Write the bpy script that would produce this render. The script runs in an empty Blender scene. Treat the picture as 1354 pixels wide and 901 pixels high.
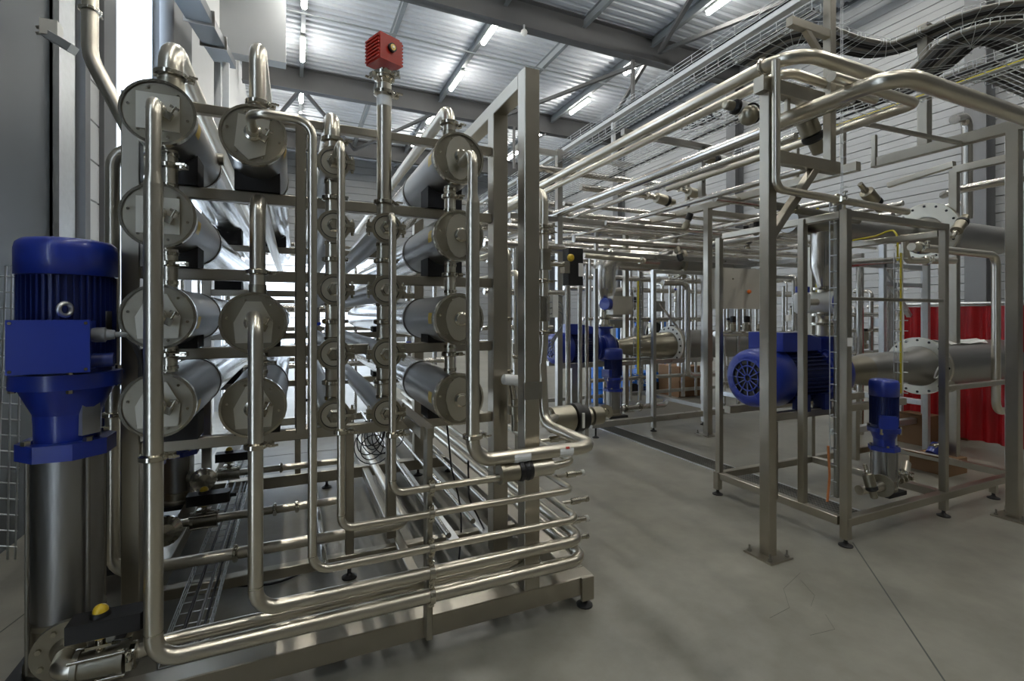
import bpy, math, random
from mathutils import Vector, Matrix
random.seed(7)
V = Vector
R = math.radians
SC = bpy.context.scene
COL = SC.collection

# ------------------------------------------------------------------ camera
CAM_F, CAM_CX, CAM_HY, CAM_YAW, CAM_H = 645.0, 677.0, 418.0, R(24.1), 1.6   # pixels of the 1354 x 901 frame
cd = bpy.data.cameras.new('camera')
cd.sensor_width = 36.0
cd.lens = CAM_F / 1354.0 * 36.0
cd.shift_y = -(450.5 - CAM_HY) / 1354.0
cd.clip_start = 0.05
cd.clip_end = 300
cam = bpy.data.objects.new('camera', cd)
cam.location = (0, 0, CAM_H)
cam.rotation_euler = (R(90), 0, -CAM_YAW)
COL.objects.link(cam)
SC.camera = cam

# ------------------------------------------------------------------ world, light, exposure
W = bpy.data.worlds.new('overcast_sky')
SC.world = W
W.use_nodes = True
bg = W.node_tree.nodes['Background']
bg.inputs[0].default_value = (0.86, 0.93, 1.0, 1)
bg.inputs[1].default_value = 7.0
LAMP_POWER = 85.0
vs = SC.view_settings
vs.view_transform = 'Standard'
vs.look = 'None'
vs.exposure = 0.05
vs.gamma = 1.0
vs.use_curve_mapping = False

# ------------------------------------------------------------------ materials
MAT = {}
def mat(name, col, rough=0.5, metal=0.0, var=0.0, vscale=6.0, bump=0.0, bscale=60.0, emit=0.0, stretch=None, rvar=0.0, trans=0.0, spec=None, coat=0.0):
    m = bpy.data.materials.new(name)
    m.use_nodes = True
    nt = m.node_tree
    b = nt.nodes['Principled BSDF']
    b.inputs['Base Color'].default_value = (*col, 1)
    b.inputs['Roughness'].default_value = rough
    b.inputs['Metallic'].default_value = metal
    if spec is not None: b.inputs['Specular IOR Level'].default_value = spec
    if coat: b.inputs['Coat Weight'].default_value = coat
    if trans: b.inputs['Transmission Weight'].default_value = trans
    if emit:
        b.inputs['Emission Color'].default_value = (*col, 1)
        b.inputs['Emission Strength'].default_value = emit
    if var or bump or rvar:
        tc = nt.nodes.new('ShaderNodeTexCoord')
        mp = nt.nodes.new('ShaderNodeMapping')
        nt.links.new(tc.outputs['Object'], mp.inputs[0])
        if stretch: mp.inputs['Scale'].default_value = stretch
        n = nt.nodes.new('ShaderNodeTexNoise')
        n.inputs['Scale'].default_value = vscale
        n.inputs['Detail'].default_value = 4
        nt.links.new(mp.outputs[0], n.inputs['Vector'])
        if var:
            mx = nt.nodes.new('ShaderNodeMix'); mx.data_type = 'RGBA'
            nt.links.new(n.outputs['Fac'], mx.inputs[0])
            mx.inputs[6].default_value = (*[c * (1 - var) for c in col], 1)
            mx.inputs[7].default_value = (*[min(1, c * (1 + var)) for c in col], 1)
            nt.links.new(mx.outputs[2], b.inputs['Base Color'])
        if rvar:
            mr = nt.nodes.new('ShaderNodeMapRange')
            nt.links.new(n.outputs['Fac'], mr.inputs[0])
            mr.inputs[3].default_value = max(0.02, rough - rvar)
            mr.inputs[4].default_value = rough + rvar
            nt.links.new(mr.outputs[0], b.inputs['Roughness'])
        if bump:
            n2 = nt.nodes.new('ShaderNodeTexNoise')
            n2.inputs['Scale'].default_value = bscale
            n2.inputs['Detail'].default_value = 3
            nt.links.new(mp.outputs[0], n2.inputs['Vector'])
            bp = nt.nodes.new('ShaderNodeBump')
            bp.inputs['Strength'].default_value = bump
            bp.inputs['Distance'].default_value = 0.004
            nt.links.new(n2.outputs['Fac'], bp.inputs['Height'])
            nt.links.new(bp.outputs[0], b.inputs['Normal'])
    MAT[name] = m
    return m

mat('pipe', (0.64, 0.60, 0.51), 0.29, 1, var=0.05, vscale=3, rvar=0.02)
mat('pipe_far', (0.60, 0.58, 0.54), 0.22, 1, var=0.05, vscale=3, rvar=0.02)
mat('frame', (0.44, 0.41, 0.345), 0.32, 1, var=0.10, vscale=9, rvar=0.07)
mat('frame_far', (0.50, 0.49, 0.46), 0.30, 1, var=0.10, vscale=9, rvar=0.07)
mat('plate', (0.35, 0.325, 0.26), 0.36, 1, var=0.10, vscale=14, rvar=0.05)
mat('plate_light', (0.66, 0.63, 0.54), 0.36, 1, var=0.05, vscale=20)
mat('shell', (0.34, 0.335, 0.32), 0.40, 1, var=0.10, vscale=4, rvar=0.08)
mat('wrap', (0.72, 0.72, 0.71), 0.20, 1, var=0.10, vscale=8, bump=0.5, bscale=14, rvar=0.08)
mat('steel_dark', (0.30, 0.29, 0.26), 0.42, 1, var=0.12, vscale=10)
mat('galv', (0.66, 0.68, 0.69), 0.42, 1, var=0.10, vscale=20)
mat('clamp', (0.56, 0.53, 0.45), 0.18, 1)
mat('blue', (0.011, 0.032, 0.29), 0.34, 0, var=0.15, vscale=5, coat=0.3)
mat('blue_dark', (0.008, 0.018, 0.115), 0.40, 0, var=0.1, vscale=8)
mat('blue_light', (0.02, 0.17, 0.66), 0.35, 0)
mat('black', (0.012, 0.012, 0.013), 0.45)
mat('rubber', (0.02, 0.02, 0.022), 0.7)
mat('white_plastic', (0.72, 0.72, 0.68), 0.4)
mat('cable_grey', (0.22, 0.23, 0.24), 0.5)
mat('cable_black', (0.015, 0.015, 0.018), 0.5)
mat('red', (0.50, 0.030, 0.016), 0.33, 0, var=0.1, vscale=9, coat=0.3)
mat('yellow', (0.62, 0.42, 0.02), 0.35)
mat('orange', (0.75, 0.16, 0.02), 0.4)
mat('yellow_wire', (0.62, 0.52, 0.03), 0.5)
mat('copper', (0.50, 0.17, 0.05), 0.5)
mat('brass', (0.62, 0.45, 0.16), 0.3, 1)
mat('cardboard', (0.24, 0.135, 0.065), 0.8, 0, var=0.1)
mat('curtain_red', (0.40, 0.008, 0.012), 0.35, 0, var=0.2, vscale=3)
mat('steel_grey', (0.115, 0.12, 0.125), 0.5, 0, var=0.12, vscale=2.5)
mat('beam_grey', (0.105, 0.105, 0.105), 0.55, 0, var=0.10, vscale=2)
mat('purlin', (0.26, 0.28, 0.29), 0.5, 0.3, var=0.1, vscale=2)
mat('deck', (0.52, 0.55, 0.585), 0.5, 0.1, var=0.06, vscale=3)
mat('cladding', (0.30, 0.31, 0.315), 0.5, 0, var=0.05, vscale=2)
mat('cladding_white', (0.50, 0.51, 0.51), 0.5, 0, var=0.04, vscale=2)
mat('panel_blue_grey', (0.085, 0.098, 0.11), 0.42, 0.2, var=0.18, vscale=1.2, stretch=(1, 1, 0.25))
mat('back_grey', (0.16, 0.16, 0.15), 0.6)
mat('panel_dark', (0.075, 0.08, 0.075), 0.5, 0, var=0.1)
mat('lamp', (1.0, 0.97, 0.90), 0.5, emit=LAMP_POWER)
mat('sticker', (0.85, 0.85, 0.82), 0.5)
mat('cabinet', (0.50, 0.475, 0.41), 0.42, 0.2, var=0.04, vscale=10)

def glass_mat():
    m = bpy.data.materials.new('frosted_pane'); m.use_nodes = True
    nt = m.node_tree
    b = nt.nodes['Principled BSDF']
    b.inputs['Base Color'].default_value = (0.86, 0.9, 0.94, 1)
    b.inputs['Roughness'].default_value = 0.35
    tr = nt.nodes.new('ShaderNodeBsdfTranslucent'); tr.inputs[0].default_value = (0.86, 0.9, 0.95, 1)
    mx = nt.nodes.new('ShaderNodeMixShader'); mx.inputs[0].default_value = 0.8
    nt.links.new(b.outputs[0], mx.inputs[1]); nt.links.new(tr.outputs[0], mx.inputs[2])
    nt.links.new(mx.outputs[0], nt.nodes['Material Output'].inputs[0])
    MAT['pane'] = m
glass_mat()

def concrete():
    m = bpy.data.materials.new('polished_concrete'); m.use_nodes = True
    nt = m.node_tree; b = nt.nodes['Principled BSDF']
    tc = nt.nodes.new('ShaderNodeTexCoord')
    def noise(scale, detail, sc=(1, 1, 1), rot=0):
        mp = nt.nodes.new('ShaderNodeMapping'); mp.inputs['Scale'].default_value = sc; mp.inputs['Rotation'].default_value = (0, 0, rot)
        nt.links.new(tc.outputs['Object'], mp.inputs[0])
        n = nt.nodes.new('ShaderNodeTexNoise'); n.inputs['Scale'].default_value = scale; n.inputs['Detail'].default_value = detail
        n.inputs['Roughness'].default_value = 0.6
        nt.links.new(mp.outputs[0], n.inputs['Vector']); return n
    a = noise(1.1, 6, (1, 1, 1)); c = noise(7, 5); f = noise(90, 2)
    r = nt.nodes.new('ShaderNodeValToRGB')
    r.color_ramp.elements[0].position = 0.30; r.color_ramp.elements[0].color = (0.165, 0.157, 0.128, 1)
    r.color_ramp.elements[1].position = 0.72; r.color_ramp.elements[1].color = (0.315, 0.303, 0.254, 1)
    ad = nt.nodes.new('ShaderNodeMath'); ad.operation = 'MULTIPLY_ADD'
    ad.inputs[1].default_value = 0.35
    nt.links.new(c.outputs['Fac'], ad.inputs[0])
    ml = nt.nodes.new('ShaderNodeMath'); ml.operation = 'MULTIPLY'; ml.inputs[1].default_value = 0.65
    nt.links.new(a.outputs['Fac'], ml.inputs[0]); nt.links.new(ml.outputs[0], ad.inputs[2])
    nt.links.new(ad.outputs[0], r.inputs[0])
    nt.links.new(r.outputs[0], b.inputs['Base Color'])
    mr = nt.nodes.new('ShaderNodeMapRange'); mr.inputs[3].default_value = 0.30; mr.inputs[4].default_value = 0.37
    nt.links.new(c.outputs['Fac'], mr.inputs[0]); nt.links.new(mr.outputs[0], b.inputs['Roughness'])
    bp = nt.nodes.new('ShaderNodeBump'); bp.inputs['Strength'].default_value = 0.02; bp.inputs['Distance'].default_value = 0.001
    nt.links.new(f.outputs['Fac'], bp.inputs['Height']); nt.links.new(bp.outputs[0], b.inputs['Normal'])
    MAT['concrete'] = m
concrete()

# ------------------------------------------------------------------ helpers
_s, _c = math.sin(CAM_YAW), math.cos(CAM_YAW)
def at(u, v, X=None, Y=None, Z=None):
    """point of the place seen at photo pixel (u, v) on the plane X, Y or Z = const (metres)"""
    a = (u - CAM_CX) / CAM_F; b = (CAM_HY - v) / CAM_F
    d = V((_s + a * _c, _c - a * _s, b))
    t = X / d.x if X is not None else Y / d.y if Y is not None else (Z - CAM_H) / d.z
    return V((0, 0, CAM_H)) + d * t

def frame_of(d):
    d = V(d).normalized()
    up = V((0, 0, 1)) if abs(d.z) < 0.95 else V((1, 0, 0))
    a = d.cross(up).normalized()
    return a, a.cross(d).normalized(), d

def rounded(pts, bend):
    pts = [V(p) for p in pts]
    out = [pts[0]]
    for i in range(1, len(pts) - 1):
        p = pts[i]; a = (p - pts[i - 1]); c = (pts[i + 1] - p)
        la, lc = a.length, c.length
        if la < 1e-6 or lc < 1e-6: continue
        a /= la; c /= lc
        ang = a.angle(c)
        if ang < 0.03: out.append(p); continue
        t = min(bend * math.tan(ang / 2), 0.48 * la, 0.48 * lc)
        r = t / math.tan(ang / 2)
        ax = a.cross(c).normalized()
        s = p - a * t
        cen = s + (c - a * c.dot(a)).normalized() * r
        k = max(2, int(round(ang / (math.pi / 2) * 6)))
        for j in range(k + 1):
            out.append(cen + Matrix.Rotation(ang * j / k, 3, ax) @ (s - cen))
    out.append(pts[-1])
    res = [out[0]]
    for p in out[1:]:
        if (p - res[-1]).length > 1e-5: res.append(p)
    return res

class MB:
    def __init__(self): self.v = []; self.f = []; self.sm = []
    def face(self, idx, smooth=False): self.f.append(idx); self.sm.append(smooth)
    def add(self, vs, fs, smooth=False):
        o = len(self.v); self.v += [tuple(p) for p in vs]
        for f in fs: self.face([o + i for i in f], smooth)
        return self
    def box(self, x0, x1, y0, y1, z0, z1):
        vs = [(x0, y0, z0), (x1, y0, z0), (x1, y1, z0), (x0, y1, z0), (x0, y0, z1), (x1, y0, z1), (x1, y1, z1), (x0, y1, z1)]
        return self.add(vs, [(3, 2, 1, 0), (4, 5, 6, 7), (0, 1, 5, 4), (1, 2, 6, 5), (2, 3, 7, 6), (3, 0, 4, 7)])
    def obox(self, c, a, b, d, sa, sb, sd):
        """box at centre c with unit axes a, b, d and full sizes"""
        c = V(c); a = V(a) * sa / 2; b = V(b) * sb / 2; d = V(d) * sd / 2
        vs = [c - a - b - d, c + a - b - d, c + a + b - d, c - a + b - d, c - a - b + d, c + a - b + d, c + a + b + d, c - a + b + d]
        return self.add(vs, [(3, 2, 1, 0), (4, 5, 6, 7), (0, 1, 5, 4), (1, 2, 6, 5), (2, 3, 7, 6), (3, 0, 4, 7)])
    def bar(self, p0, p1, w, h=None, ch=0.004):
        """square section with chamfered corners from p0 to p1; w across (horizontal), h the other way"""
        h = h or w
        p0, p1 = V(p0), V(p1); a, b, d = frame_of(p1 - p0)
        x, y = w / 2, h / 2; ch = min(ch, x * .4, y * .4)
        sec = [(-x + ch, -y), (x - ch, -y), (x, -y + ch), (x, y - ch), (x - ch, y), (-x + ch, y), (-x, y - ch), (-x, -y + ch)]
        o = len(self.v)
        for p in (p0, p1): self.v += [tuple(p + a * i + b * j) for i, j in sec]
        for i in range(8): self.face([o + i, o + (i + 1) % 8, o + 8 + (i + 1) % 8, o + 8 + i])
        self.face([o + 7 - i for i in range(8)]); self.face([o + 8 + i for i in range(8)])
        return self
    def ring(self, c, a, b, r, n):
        o = len(self.v)
        for i in range(n):
            t = 2 * math.pi * i / n
            self.v.append(tuple(c + a * (r * math.cos(t)) + b * (r * math.sin(t))))
        return o
    def lathe(self, p0, d, prof, n=20, caps=True, smooth=True):
        """prof: list of (distance along d, radius); hard edges between segments"""
        p0 = V(p0); a, b, d = frame_of(d)
        for k in range(len(prof) - 1):
            (s0, r0), (s1, r1) = prof[k], prof[k + 1]
            o0 = self.ring(p0 + d * s0, a, b, max(r0, 1e-4), n); o1 = self.ring(p0 + d * s1, a, b, max(r1, 1e-4), n)
            for i in range(n):
                j = (i + 1) % n
                self.face([o0 + i, o0 + j, o1 + j, o1 + i], smooth)
        if caps:
            if prof[0][1] > 1e-3:
                o = self.ring(p0 + d * prof[0][0], a, b, prof[0][1], n); self.face([o + n - 1 - i for i in range(n)])
            if prof[-1][1] > 1e-3:
                o = self.ring(p0 + d * prof[-1][0], a, b, prof[-1][1], n); self.face([o + i for i in range(n)])
        return self
    def cyl(self, p0, p1, r, r2=None, n=16, caps=True):
        p0, p1 = V(p0), V(p1)
        return self.lathe(p0, p1 - p0, [(0, r), ((p1 - p0).length, r if r2 is None else r2)], n, caps)
    def smooth_lathe(self, p0, d, prof, n=20):
        """like lathe but smooth along the profile"""
        p0 = V(p0); a, b, d = frame_of(d)
        os_ = [self.ring(p0 + d * s, a, b, max(r, 1e-4), n) for s, r in prof]
        for o0, o1 in zip(os_, os_[1:]):
            for i in range(n):
                j = (i + 1) % n
                self.face([o0 + i, o0 + j, o1 + j, o1 + i], True)
        return self
    def tube(self, pts, r, bend=None, n=14, caps=True):
        ps = rounded(pts, bend if bend is not None else r * 2.6)
        if len(ps) < 2: return self
        rings = []
        d0 = (ps[1] - ps[0]).normalized(); a, b, _ = frame_of(d0)
        prev = d0
        for i, p in enumerate(ps):
            if i == 0: d = d0
            elif i == len(ps) - 1: d = (ps[i] - ps[i - 1]).normalized()
            else: d = ((ps[i] - ps[i - 1]).normalized() + (ps[i + 1] - ps[i]).normalized())
            if d.length < 1e-6: d = prev
            d = d.normalized()
            q = prev.rotation_difference(d)
            a = (q @ a); a = (a - d * a.dot(d)).normalized(); b = d.cross(a) * -1
            b = a.cross(d).normalized()
            prev = d
            rings.append(self.ring(p, a, b, r, n))
        for o0, o1 in zip(rings, rings[1:]):
            for i in range(n):
                j = (i + 1) % n
                self.face([o0 + i, o0 + j, o1 + j, o1 + i], True)
        if caps:
            for o, rev in ((rings[0], True), (rings[-1], False)):
                k = len(self.v); self.v += [self.v[o + i] for i in range(n)]
                self.face([k + (n - 1 - i if rev else i) for i in range(n)])
        return self
    def ball(self, c, r, n=12, sz=1.0):
        prof = []
        m = max(4, n // 2)
        for i in range(m + 1):
            t = math.pi * i / m
            prof.append((-r * sz * math.cos(t), r * math.sin(t)))
        return self.smooth_lathe(c, (0, 0, 1), prof, n)
    def torus(self, c, ax, R_, r, n=24, m=8):
        a, b, d = frame_of(ax); c = V(c)
        o = len(self.v)
        for i in range(n):
            t = 2 * math.pi * i / n; q = a * math.cos(t) + b * math.sin(t)
            for j in range(m):
                s = 2 * math.pi * j / m
                self.v.append(tuple(c + q * (R_ + r * math.cos(s)) + d * (r * math.sin(s))))
        for i in range(n):
            for j in range(m):
                self.face([o + i * m + j, o + ((i + 1) % n) * m + j, o + ((i + 1) % n) * m + (j + 1) % m, o + i * m + (j + 1) % m], True)
        return self
    def prism(self, poly, z0, z1, place=None):
        """extrude 2D polygon; place maps (x, y, z) to world"""
        place = place or (lambda x, y, z: (x, y, z))
        n = len(poly)
        vs = [place(x, y, z0) for x, y in poly] + [place(x, y, z1) for x, y in poly]
        return self.add(vs, [list(range(n - 1, -1, -1)), list(range(n, 2 * n))] + [(i, (i + 1) % n, n + (i + 1) % n, n + i) for i in range(n)])
    def build(self, name, m, parent=None, origin=None):
        vs = [V(p) for p in self.v]
        pw = V(parent['_w']) if parent is not None else V((0, 0, 0))
        if origin is None:
            lo = [min(p[i] for p in vs) for i in range(3)]; hi = [max(p[i] for p in vs) for i in range(3)]
            origin = V(((lo[0] + hi[0]) / 2, (lo[1] + hi[1]) / 2, lo[2]))
        origin = V(origin)
        me = bpy.data.meshes.new(name)
        me.from_pydata([p - origin for p in vs], [], self.f)
        me.polygons.foreach_set('use_smooth', self.sm)
        import bmesh
        bm = bmesh.new(); bm.from_mesh(me); bmesh.ops.recalc_face_normals(bm, faces=bm.faces); bm.to_mesh(me); bm.free()
        me.materials.append(MAT[m] if isinstance(m, str) else m)
        o = bpy.data.objects.new(name, me); COL.objects.link(o)
        o.location = origin - pw
        if parent is not None: o.parent = parent
        o['_w'] = list(origin)
        return o

def tag(o, label, cat, group=None):
    o['label'] = label; o['category'] = cat
    if group: o['group'] = group
    return o
def thing(name, label, cat, loc=(0, 0, 0), group=None):
    o = bpy.data.objects.new(name, None); COL.objects.link(o)
    o.location = loc; o.empty_display_size = 0.05; o['_w'] = list(loc)
    return tag(o, label, cat, group)
def struct(o): o['kind'] = 'structure'; return o
def copy_tree(o, parent=None):
    c = o.copy(); COL.objects.link(c); c.parent = parent
    for ch in list(o.children): copy_tree(ch, c)
    return c
def place_copy(proto, loc, label, group=None, rz=0.0, s=1.0):
    c = copy_tree(proto); c.location = loc; c['_w'] = list(loc); c['label'] = label; c.rotation_euler = (0, 0, rz); c.scale = (s, s, s)
    if group: c['group'] = group
    return c

def clamp_mesh(c, d, r, lug=None):
    """tri-clamp ring with a wing nut"""
    c = V(c); a, b, d = frame_of(d); m = MB()
    m.lathe(c - d * .014, d, [(0, r * 1.12), (.006, r * 1.12 + .012), (.022, r * 1.12 + .012), (.028, r * 1.12)], 18)
    q = V(lug).normalized() if lug is not None else a
    q = (q - d * q.dot(d)).normalized(); w = q.cross(d)
    m.obox(c + q * (r * 1.12 + .02), q, w, d, .03, .03, .018)
    m.cyl(c + q * (r * 1.12 + .024) - w * .012, c + q * (r * 1.12 + .024) + w * .05, .005, n=8)
    m.obox(c + q * (r * 1.12 + .024) + w * .042, q, w, d, .034, .010, .008)
    return m
def clamp(parent, c, d, r, lug=None, m='clamp'): return clamp_mesh(c, d, r, lug).build('clamp', m, parent)

_last = [None]
def pipe(label, pts, r, bend=None, m='pipe', clamps=(), name='steel_pipe', cat='pipe', group=None, n=14, extra=None):
    mb = MB().tube(pts, r, bend, n)
    o = tag(mb.build(name, m), label, cat, group); _last[0] = o.name
    for c in clamps: clamp(o, c[0], c[1], r if len(c) < 3 or c[2] is None else c[2], c[3] if len(c) > 3 else None)
    return o

def foot(parent, x, y, z, m='black'):
    MB().lathe((x, y, 0), (0, 0, 1), [(0, .045), (.008, .045), (.02, .02), (.03, .012), (z + .01, .012)], 14).build('levelling_foot', m, parent)

def frame(label, members, feet=(), name='steel_frame', m='frame', cat='frame', origin=None, fz=.07):
    o = thing(name, label, cat, origin or members[0][1])
    for q in members:
        nm, p0, p1 = q[0], q[1], q[2]; w = q[3]; h = q[4] if len(q) > 4 else q[3]
        MB().bar(p0, p1, w, h).build(nm, m, o)
    for f in feet: foot(o, f[0], f[1], f[2] if len(f) > 2 else fz)
    return o

def flange(mb, c, d, r_in, r_out, th=.018, n=24): 
    return mb.lathe(V(c), d, [(0, r_in), (0, r_out), (th, r_out), (th, r_in)], n, caps=False)
def bolts(parent, c, d, R_, k, r=.008, h=.012, m='clamp', ph=0.0, name='bolt'):
    c = V(c); a, b, d = frame_of(d); me = None
    for i in range(k):
        t = 2 * math.pi * i / k + ph; p = c + a * (R_ * math.cos(t)) + b * (R_ * math.sin(t))
        if me is None:
            o = MB().lathe(p, d, [(0, r), (h, r)], 6, smooth=False).build(name, m, parent, origin=p); me = o.data
        else:
            o = bpy.data.objects.new(name, me); COL.objects.link(o); o.parent = parent
            o.location = p - V(parent['_w']); o['_w'] = list(p)

# ================================================================== THE HALL
fl = struct(MB().box(-1.8, 15, -6, 30, -.2, 0).build('floor', 'concrete'))
for p0, p1, w in (((3.60, 2.16), (2.2, .78), .007), ((-1.38, 3.2), (-1.12, 4.3), .006), ((-1.8, 6.2), (12, 6.2), .008), ((5.9, -4), (5.9, 1.9), .008)):
    p0, p1 = V((*p0, .0)), V((*p1, .0))
    a, b, d = frame_of(p1 - p0)
    MB().obox((p0 + p1) / 2, a, b, d, w, .003, (p1 - p0).length).build('joint_seal', 'panel_dark', fl)
# hairline cracks in the concrete
for q in (((2.88, 2.04), (2.62, 1.96), (2.48, 1.82), (2.3, 1.80)), ((2.80, 1.98), (2.72, 1.84), (2.60, 1.78)), ((2.6, 1.7), (2.52, 1.6), (2.36, 1.62))):
    for a0, a1 in zip(q, q[1:]):
        p0, p1 = V((*a0, 0)), V((*a1, 0)); a, b, d = frame_of(p1 - p0)
        MB().obox((p0 + p1) / 2, a, b, d, .0014, .0012, (p1 - p0).length).build('crack', 'panel_dark', fl)

# roof: ribbed deck sheets, portal beams, purlins
roof = thing('ceiling', '', '', (6.6, 12, 10.9)); del roof['label']; del roof['category']; roof['kind'] = 'structure'
for y0 in range(-6, 30, 3):
    m = MB(); prof = []
    k = 10
    for i in range(k):
        y = y0 + 3 * i / k; w = 3 / k
        prof += [(y, 10.92), (y + w * .45, 10.92), (y + w * .58, 10.99), (y + w * .87, 10.99)]
    prof.append((y0 + 3, 10.92))
    vs = []
    for y, z in prof: vs += [(-2.0, y, z), (15.2, y, z)]
    for y, z in prof: vs += [(-2.0, y, z + .06), (15.2, y, z + .06)]
    n = len(prof); fs = [(2 * i, 2 * i + 1, 2 * i + 3, 2 * i + 2) for i in range(n - 1)]
    fs += [(2 * n + 2 * i, 2 * n + 2 * i + 2, 2 * n + 2 * i + 3, 2 * n + 2 * i + 1) for i in range(n - 1)]
    m.add(vs, fs).build('deck_sheet', 'deck', roof)
def ibeam(p0, p1, depth, width, name, mt, parent, web=.02, fl_=.03):
    p0, p1 = V(p0), V(p1); a, b, d = frame_of(p1 - p0); L = (p1 - p0).length; c = (p0 + p1) / 2
    m = MB().obox(c, a, b, d, web, depth, L)
    m.obox(c + b * (depth - fl_) / 2, a, b, d, width, fl_, L).obox(c - b * (depth - fl_) / 2, a, b, d, width, fl_, L)
    return m.build(name, mt, parent)
for y in (-1, 6, 13, 20, 27):
    ibeam((-1.7, y, 10.47), (15, y, 10.47), .84, .32, 'portal_beam', 'beam_grey', roof)
for i, x in enumerate((-2.4 + 2.667 * k for k in range(7))):
    if x < -1.7: continue
    ibeam((x, -6, 10.74), (x, 30, 10.74), .30, .13, 'purlin', 'purlin', roof, .012, .016)
for y in (2.5, 9.4, 15.6, 23.5): MB().cyl((-1.7, y, 10.5), (15, y, 10.5), .028, n=8).build('tie_rod', 'purlin', roof)
for p0, p1 in (((8.27, 6.3, 10.3), (11, 12.7, 10.3)), ((13.6, 6.3, 10.3), (11, 12.7, 10.3)), ((11, 13.3, 10.3), (8.27, 19.7, 10.3)), ((11, 13.3, 10.3), (13.6, 19.7, 10.3)),
               ((.27, 20.3, 10.3), (2.9, 26.7, 10.3)), ((.27, 20.3, 10.3), (-1.5, 26.7, 10.3)), ((5.6, 20.3, 10.3), (2.9, 26.7, 10.3)), ((5.6, 20.3, 10.3), (8.27, 26.7, 10.3))):
    MB().bar(p0, p1, .12, .12).build('wind_brace', 'beam_grey', roof)
MB().bar((10.2, 13.05, 10.05), (10.2, 13.05, 8.6), .1).build('hanger', 'beam_grey', roof)
MB().bar((9.0, 19.9, 10.05), (9.0, 19.9, 8.2), .1).build('hanger', 'beam_grey', roof)
MB().bar((9.0, 19.9, 9.0), (10.6, 19.9, 10.0), .08).build('hanger', 'beam_grey', roof)

# strip lights under the purlins
names = {0.27: 'left', 5.6: 'middle', 11.03: 'right'}
seen = {(.27, 13.7): 'strip light at the top edge beside the pale bulkhead', (.27, 16.9): 'strip light beside the lower right corner of the pale bulkhead', (.27, 20.5): 'small distant strip light just below the pale bulkhead',
        (5.6, 13.35): 'strip light under the dark beam, next to the dome camera', (5.6, 16.9): 'strip light directly above the right-hand vessel arch', (5.6, 20.5): 'distant strip light behind the skid portal, nearer one', (5.6, 23.7): 'distant strip light behind the skid portal, farther one',
        (11.03, 13.1): 'strip light under the dark beam, beside the cable ladder', (11.03, 16.9): 'strip light left of the cable ladder, above the portal post', (11.03, 9.2): 'strip light at the top edge right of centre',
        (11.03, 20.5): 'distant strip light beyond the second beam, nearer of the right row', (11.03, 23.7): 'distant strip light beyond the second beam, farthest of the right row', (.27, 23.7): 'most distant strip light of the left row'}
for x in (.27, 5.6, 11.03):
    for y in (-4, -1, 2.6, 6.5, 9.2, 13.35, 16.9, 20.5, 23.7):
        yy = y
        if x == .27 and y == 13.35: yy = 13.7
        if x == 11.03 and y == 13.35: yy = 13.1
        lab = seen.get((x, yy), 'strip light of the rows near the camera, out of the picture')
        t = thing('strip_light', 'white ' + lab, 'lamp', (x, yy, 10.2), 'ceiling strip lights')
        MB().bar((x, yy, 10.53), (x, yy + 1.5, 10.53), .14, .07).build('housing', 'white_plastic', t)
        MB().lathe((x, yy + .02, 10.45), (0, 1, 0), [(0, .05), (.02, .075), (1.44, .075), (1.46, .05)], 12).build('diffuser', 'lamp', t)
        for q in (.2, 1.3): MB().cyl((x, yy + q, 10.56), (x, yy + q, 10.62), .012, n=6).build('hanger_rod', 'galv', t)
t = thing('security_camera', 'small white dome camera hanging under the dark portal beam', 'camera', (6.1, 12.75, 9.7))
MB().cyl((6.1, 12.78, 10.05), (6.1, 12.78, 9.9), .03, n=8).build('bracket', 'galv', t)
MB().ball((6.1, 12.78, 9.83), .1).build('dome', 'white_plastic', t)

# right wall and far wall: horizontal cladding planks on a dark backing
wr = struct(MB().box(15.06, 15.2, -6, 30, 0, 11).build('wall_right', 'steel_grey'))
for k in range(27):
    z = k * .4
    MB().prism([(0, .012), (0, .20), (-.012, .215), (0, .23), (0, .388), (.05, .4), (.06, .4), (.06, 0), (.05, 0)], 2.0, 30.0, lambda x, y, q, z=z: (15 + x, q, z + y)).build('cladding_plank', 'cladding', wr)
wf = struct(MB().box(4.6, 15, 30.06, 30.2, 0, 11).build('wall_far', 'steel_grey'))
MB().box(-1.8, 4.6, 30.06, 30.2, 5.2, 11).build('wall_panel', 'steel_grey', wf)
for k in range(27):
    z = k * .4
    MB().prism([(0, .012), (0, .388), (.05, .4), (.06, .4), (.06, 0), (.05, 0)], -1.8 if z > 5.1 else 4.6, 15.0, lambda x, y, q, z=z: (q, 30 + x, z + y)).build('cladding_plank', 'cladding', wf)
dr = thing('door_1', '', '', (1.4, 30, 0)); del dr['label']; del dr['category']; dr['kind'] = 'structure'
for k in range(7):
    for j in range(3): MB().box(-1.7 + 2.1 * j, .3 + 2.1 * j, 30.02, 30.06, .06 + .73 * k, .72 + .73 * k).build('pane', 'pane', dr)
for k in range(8): MB().box(-1.8, 4.6, 30.0, 30.08, -.0 + .73 * k, .06 + .73 * k).build('door_rail', 'galv', dr)
for j in range(4): MB().box(-1.8 + 2.1 * j, -1.7 + 2.1 * j, 30.0, 30.08, 0, 5.2).build('door_stile', 'galv', dr)
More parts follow.
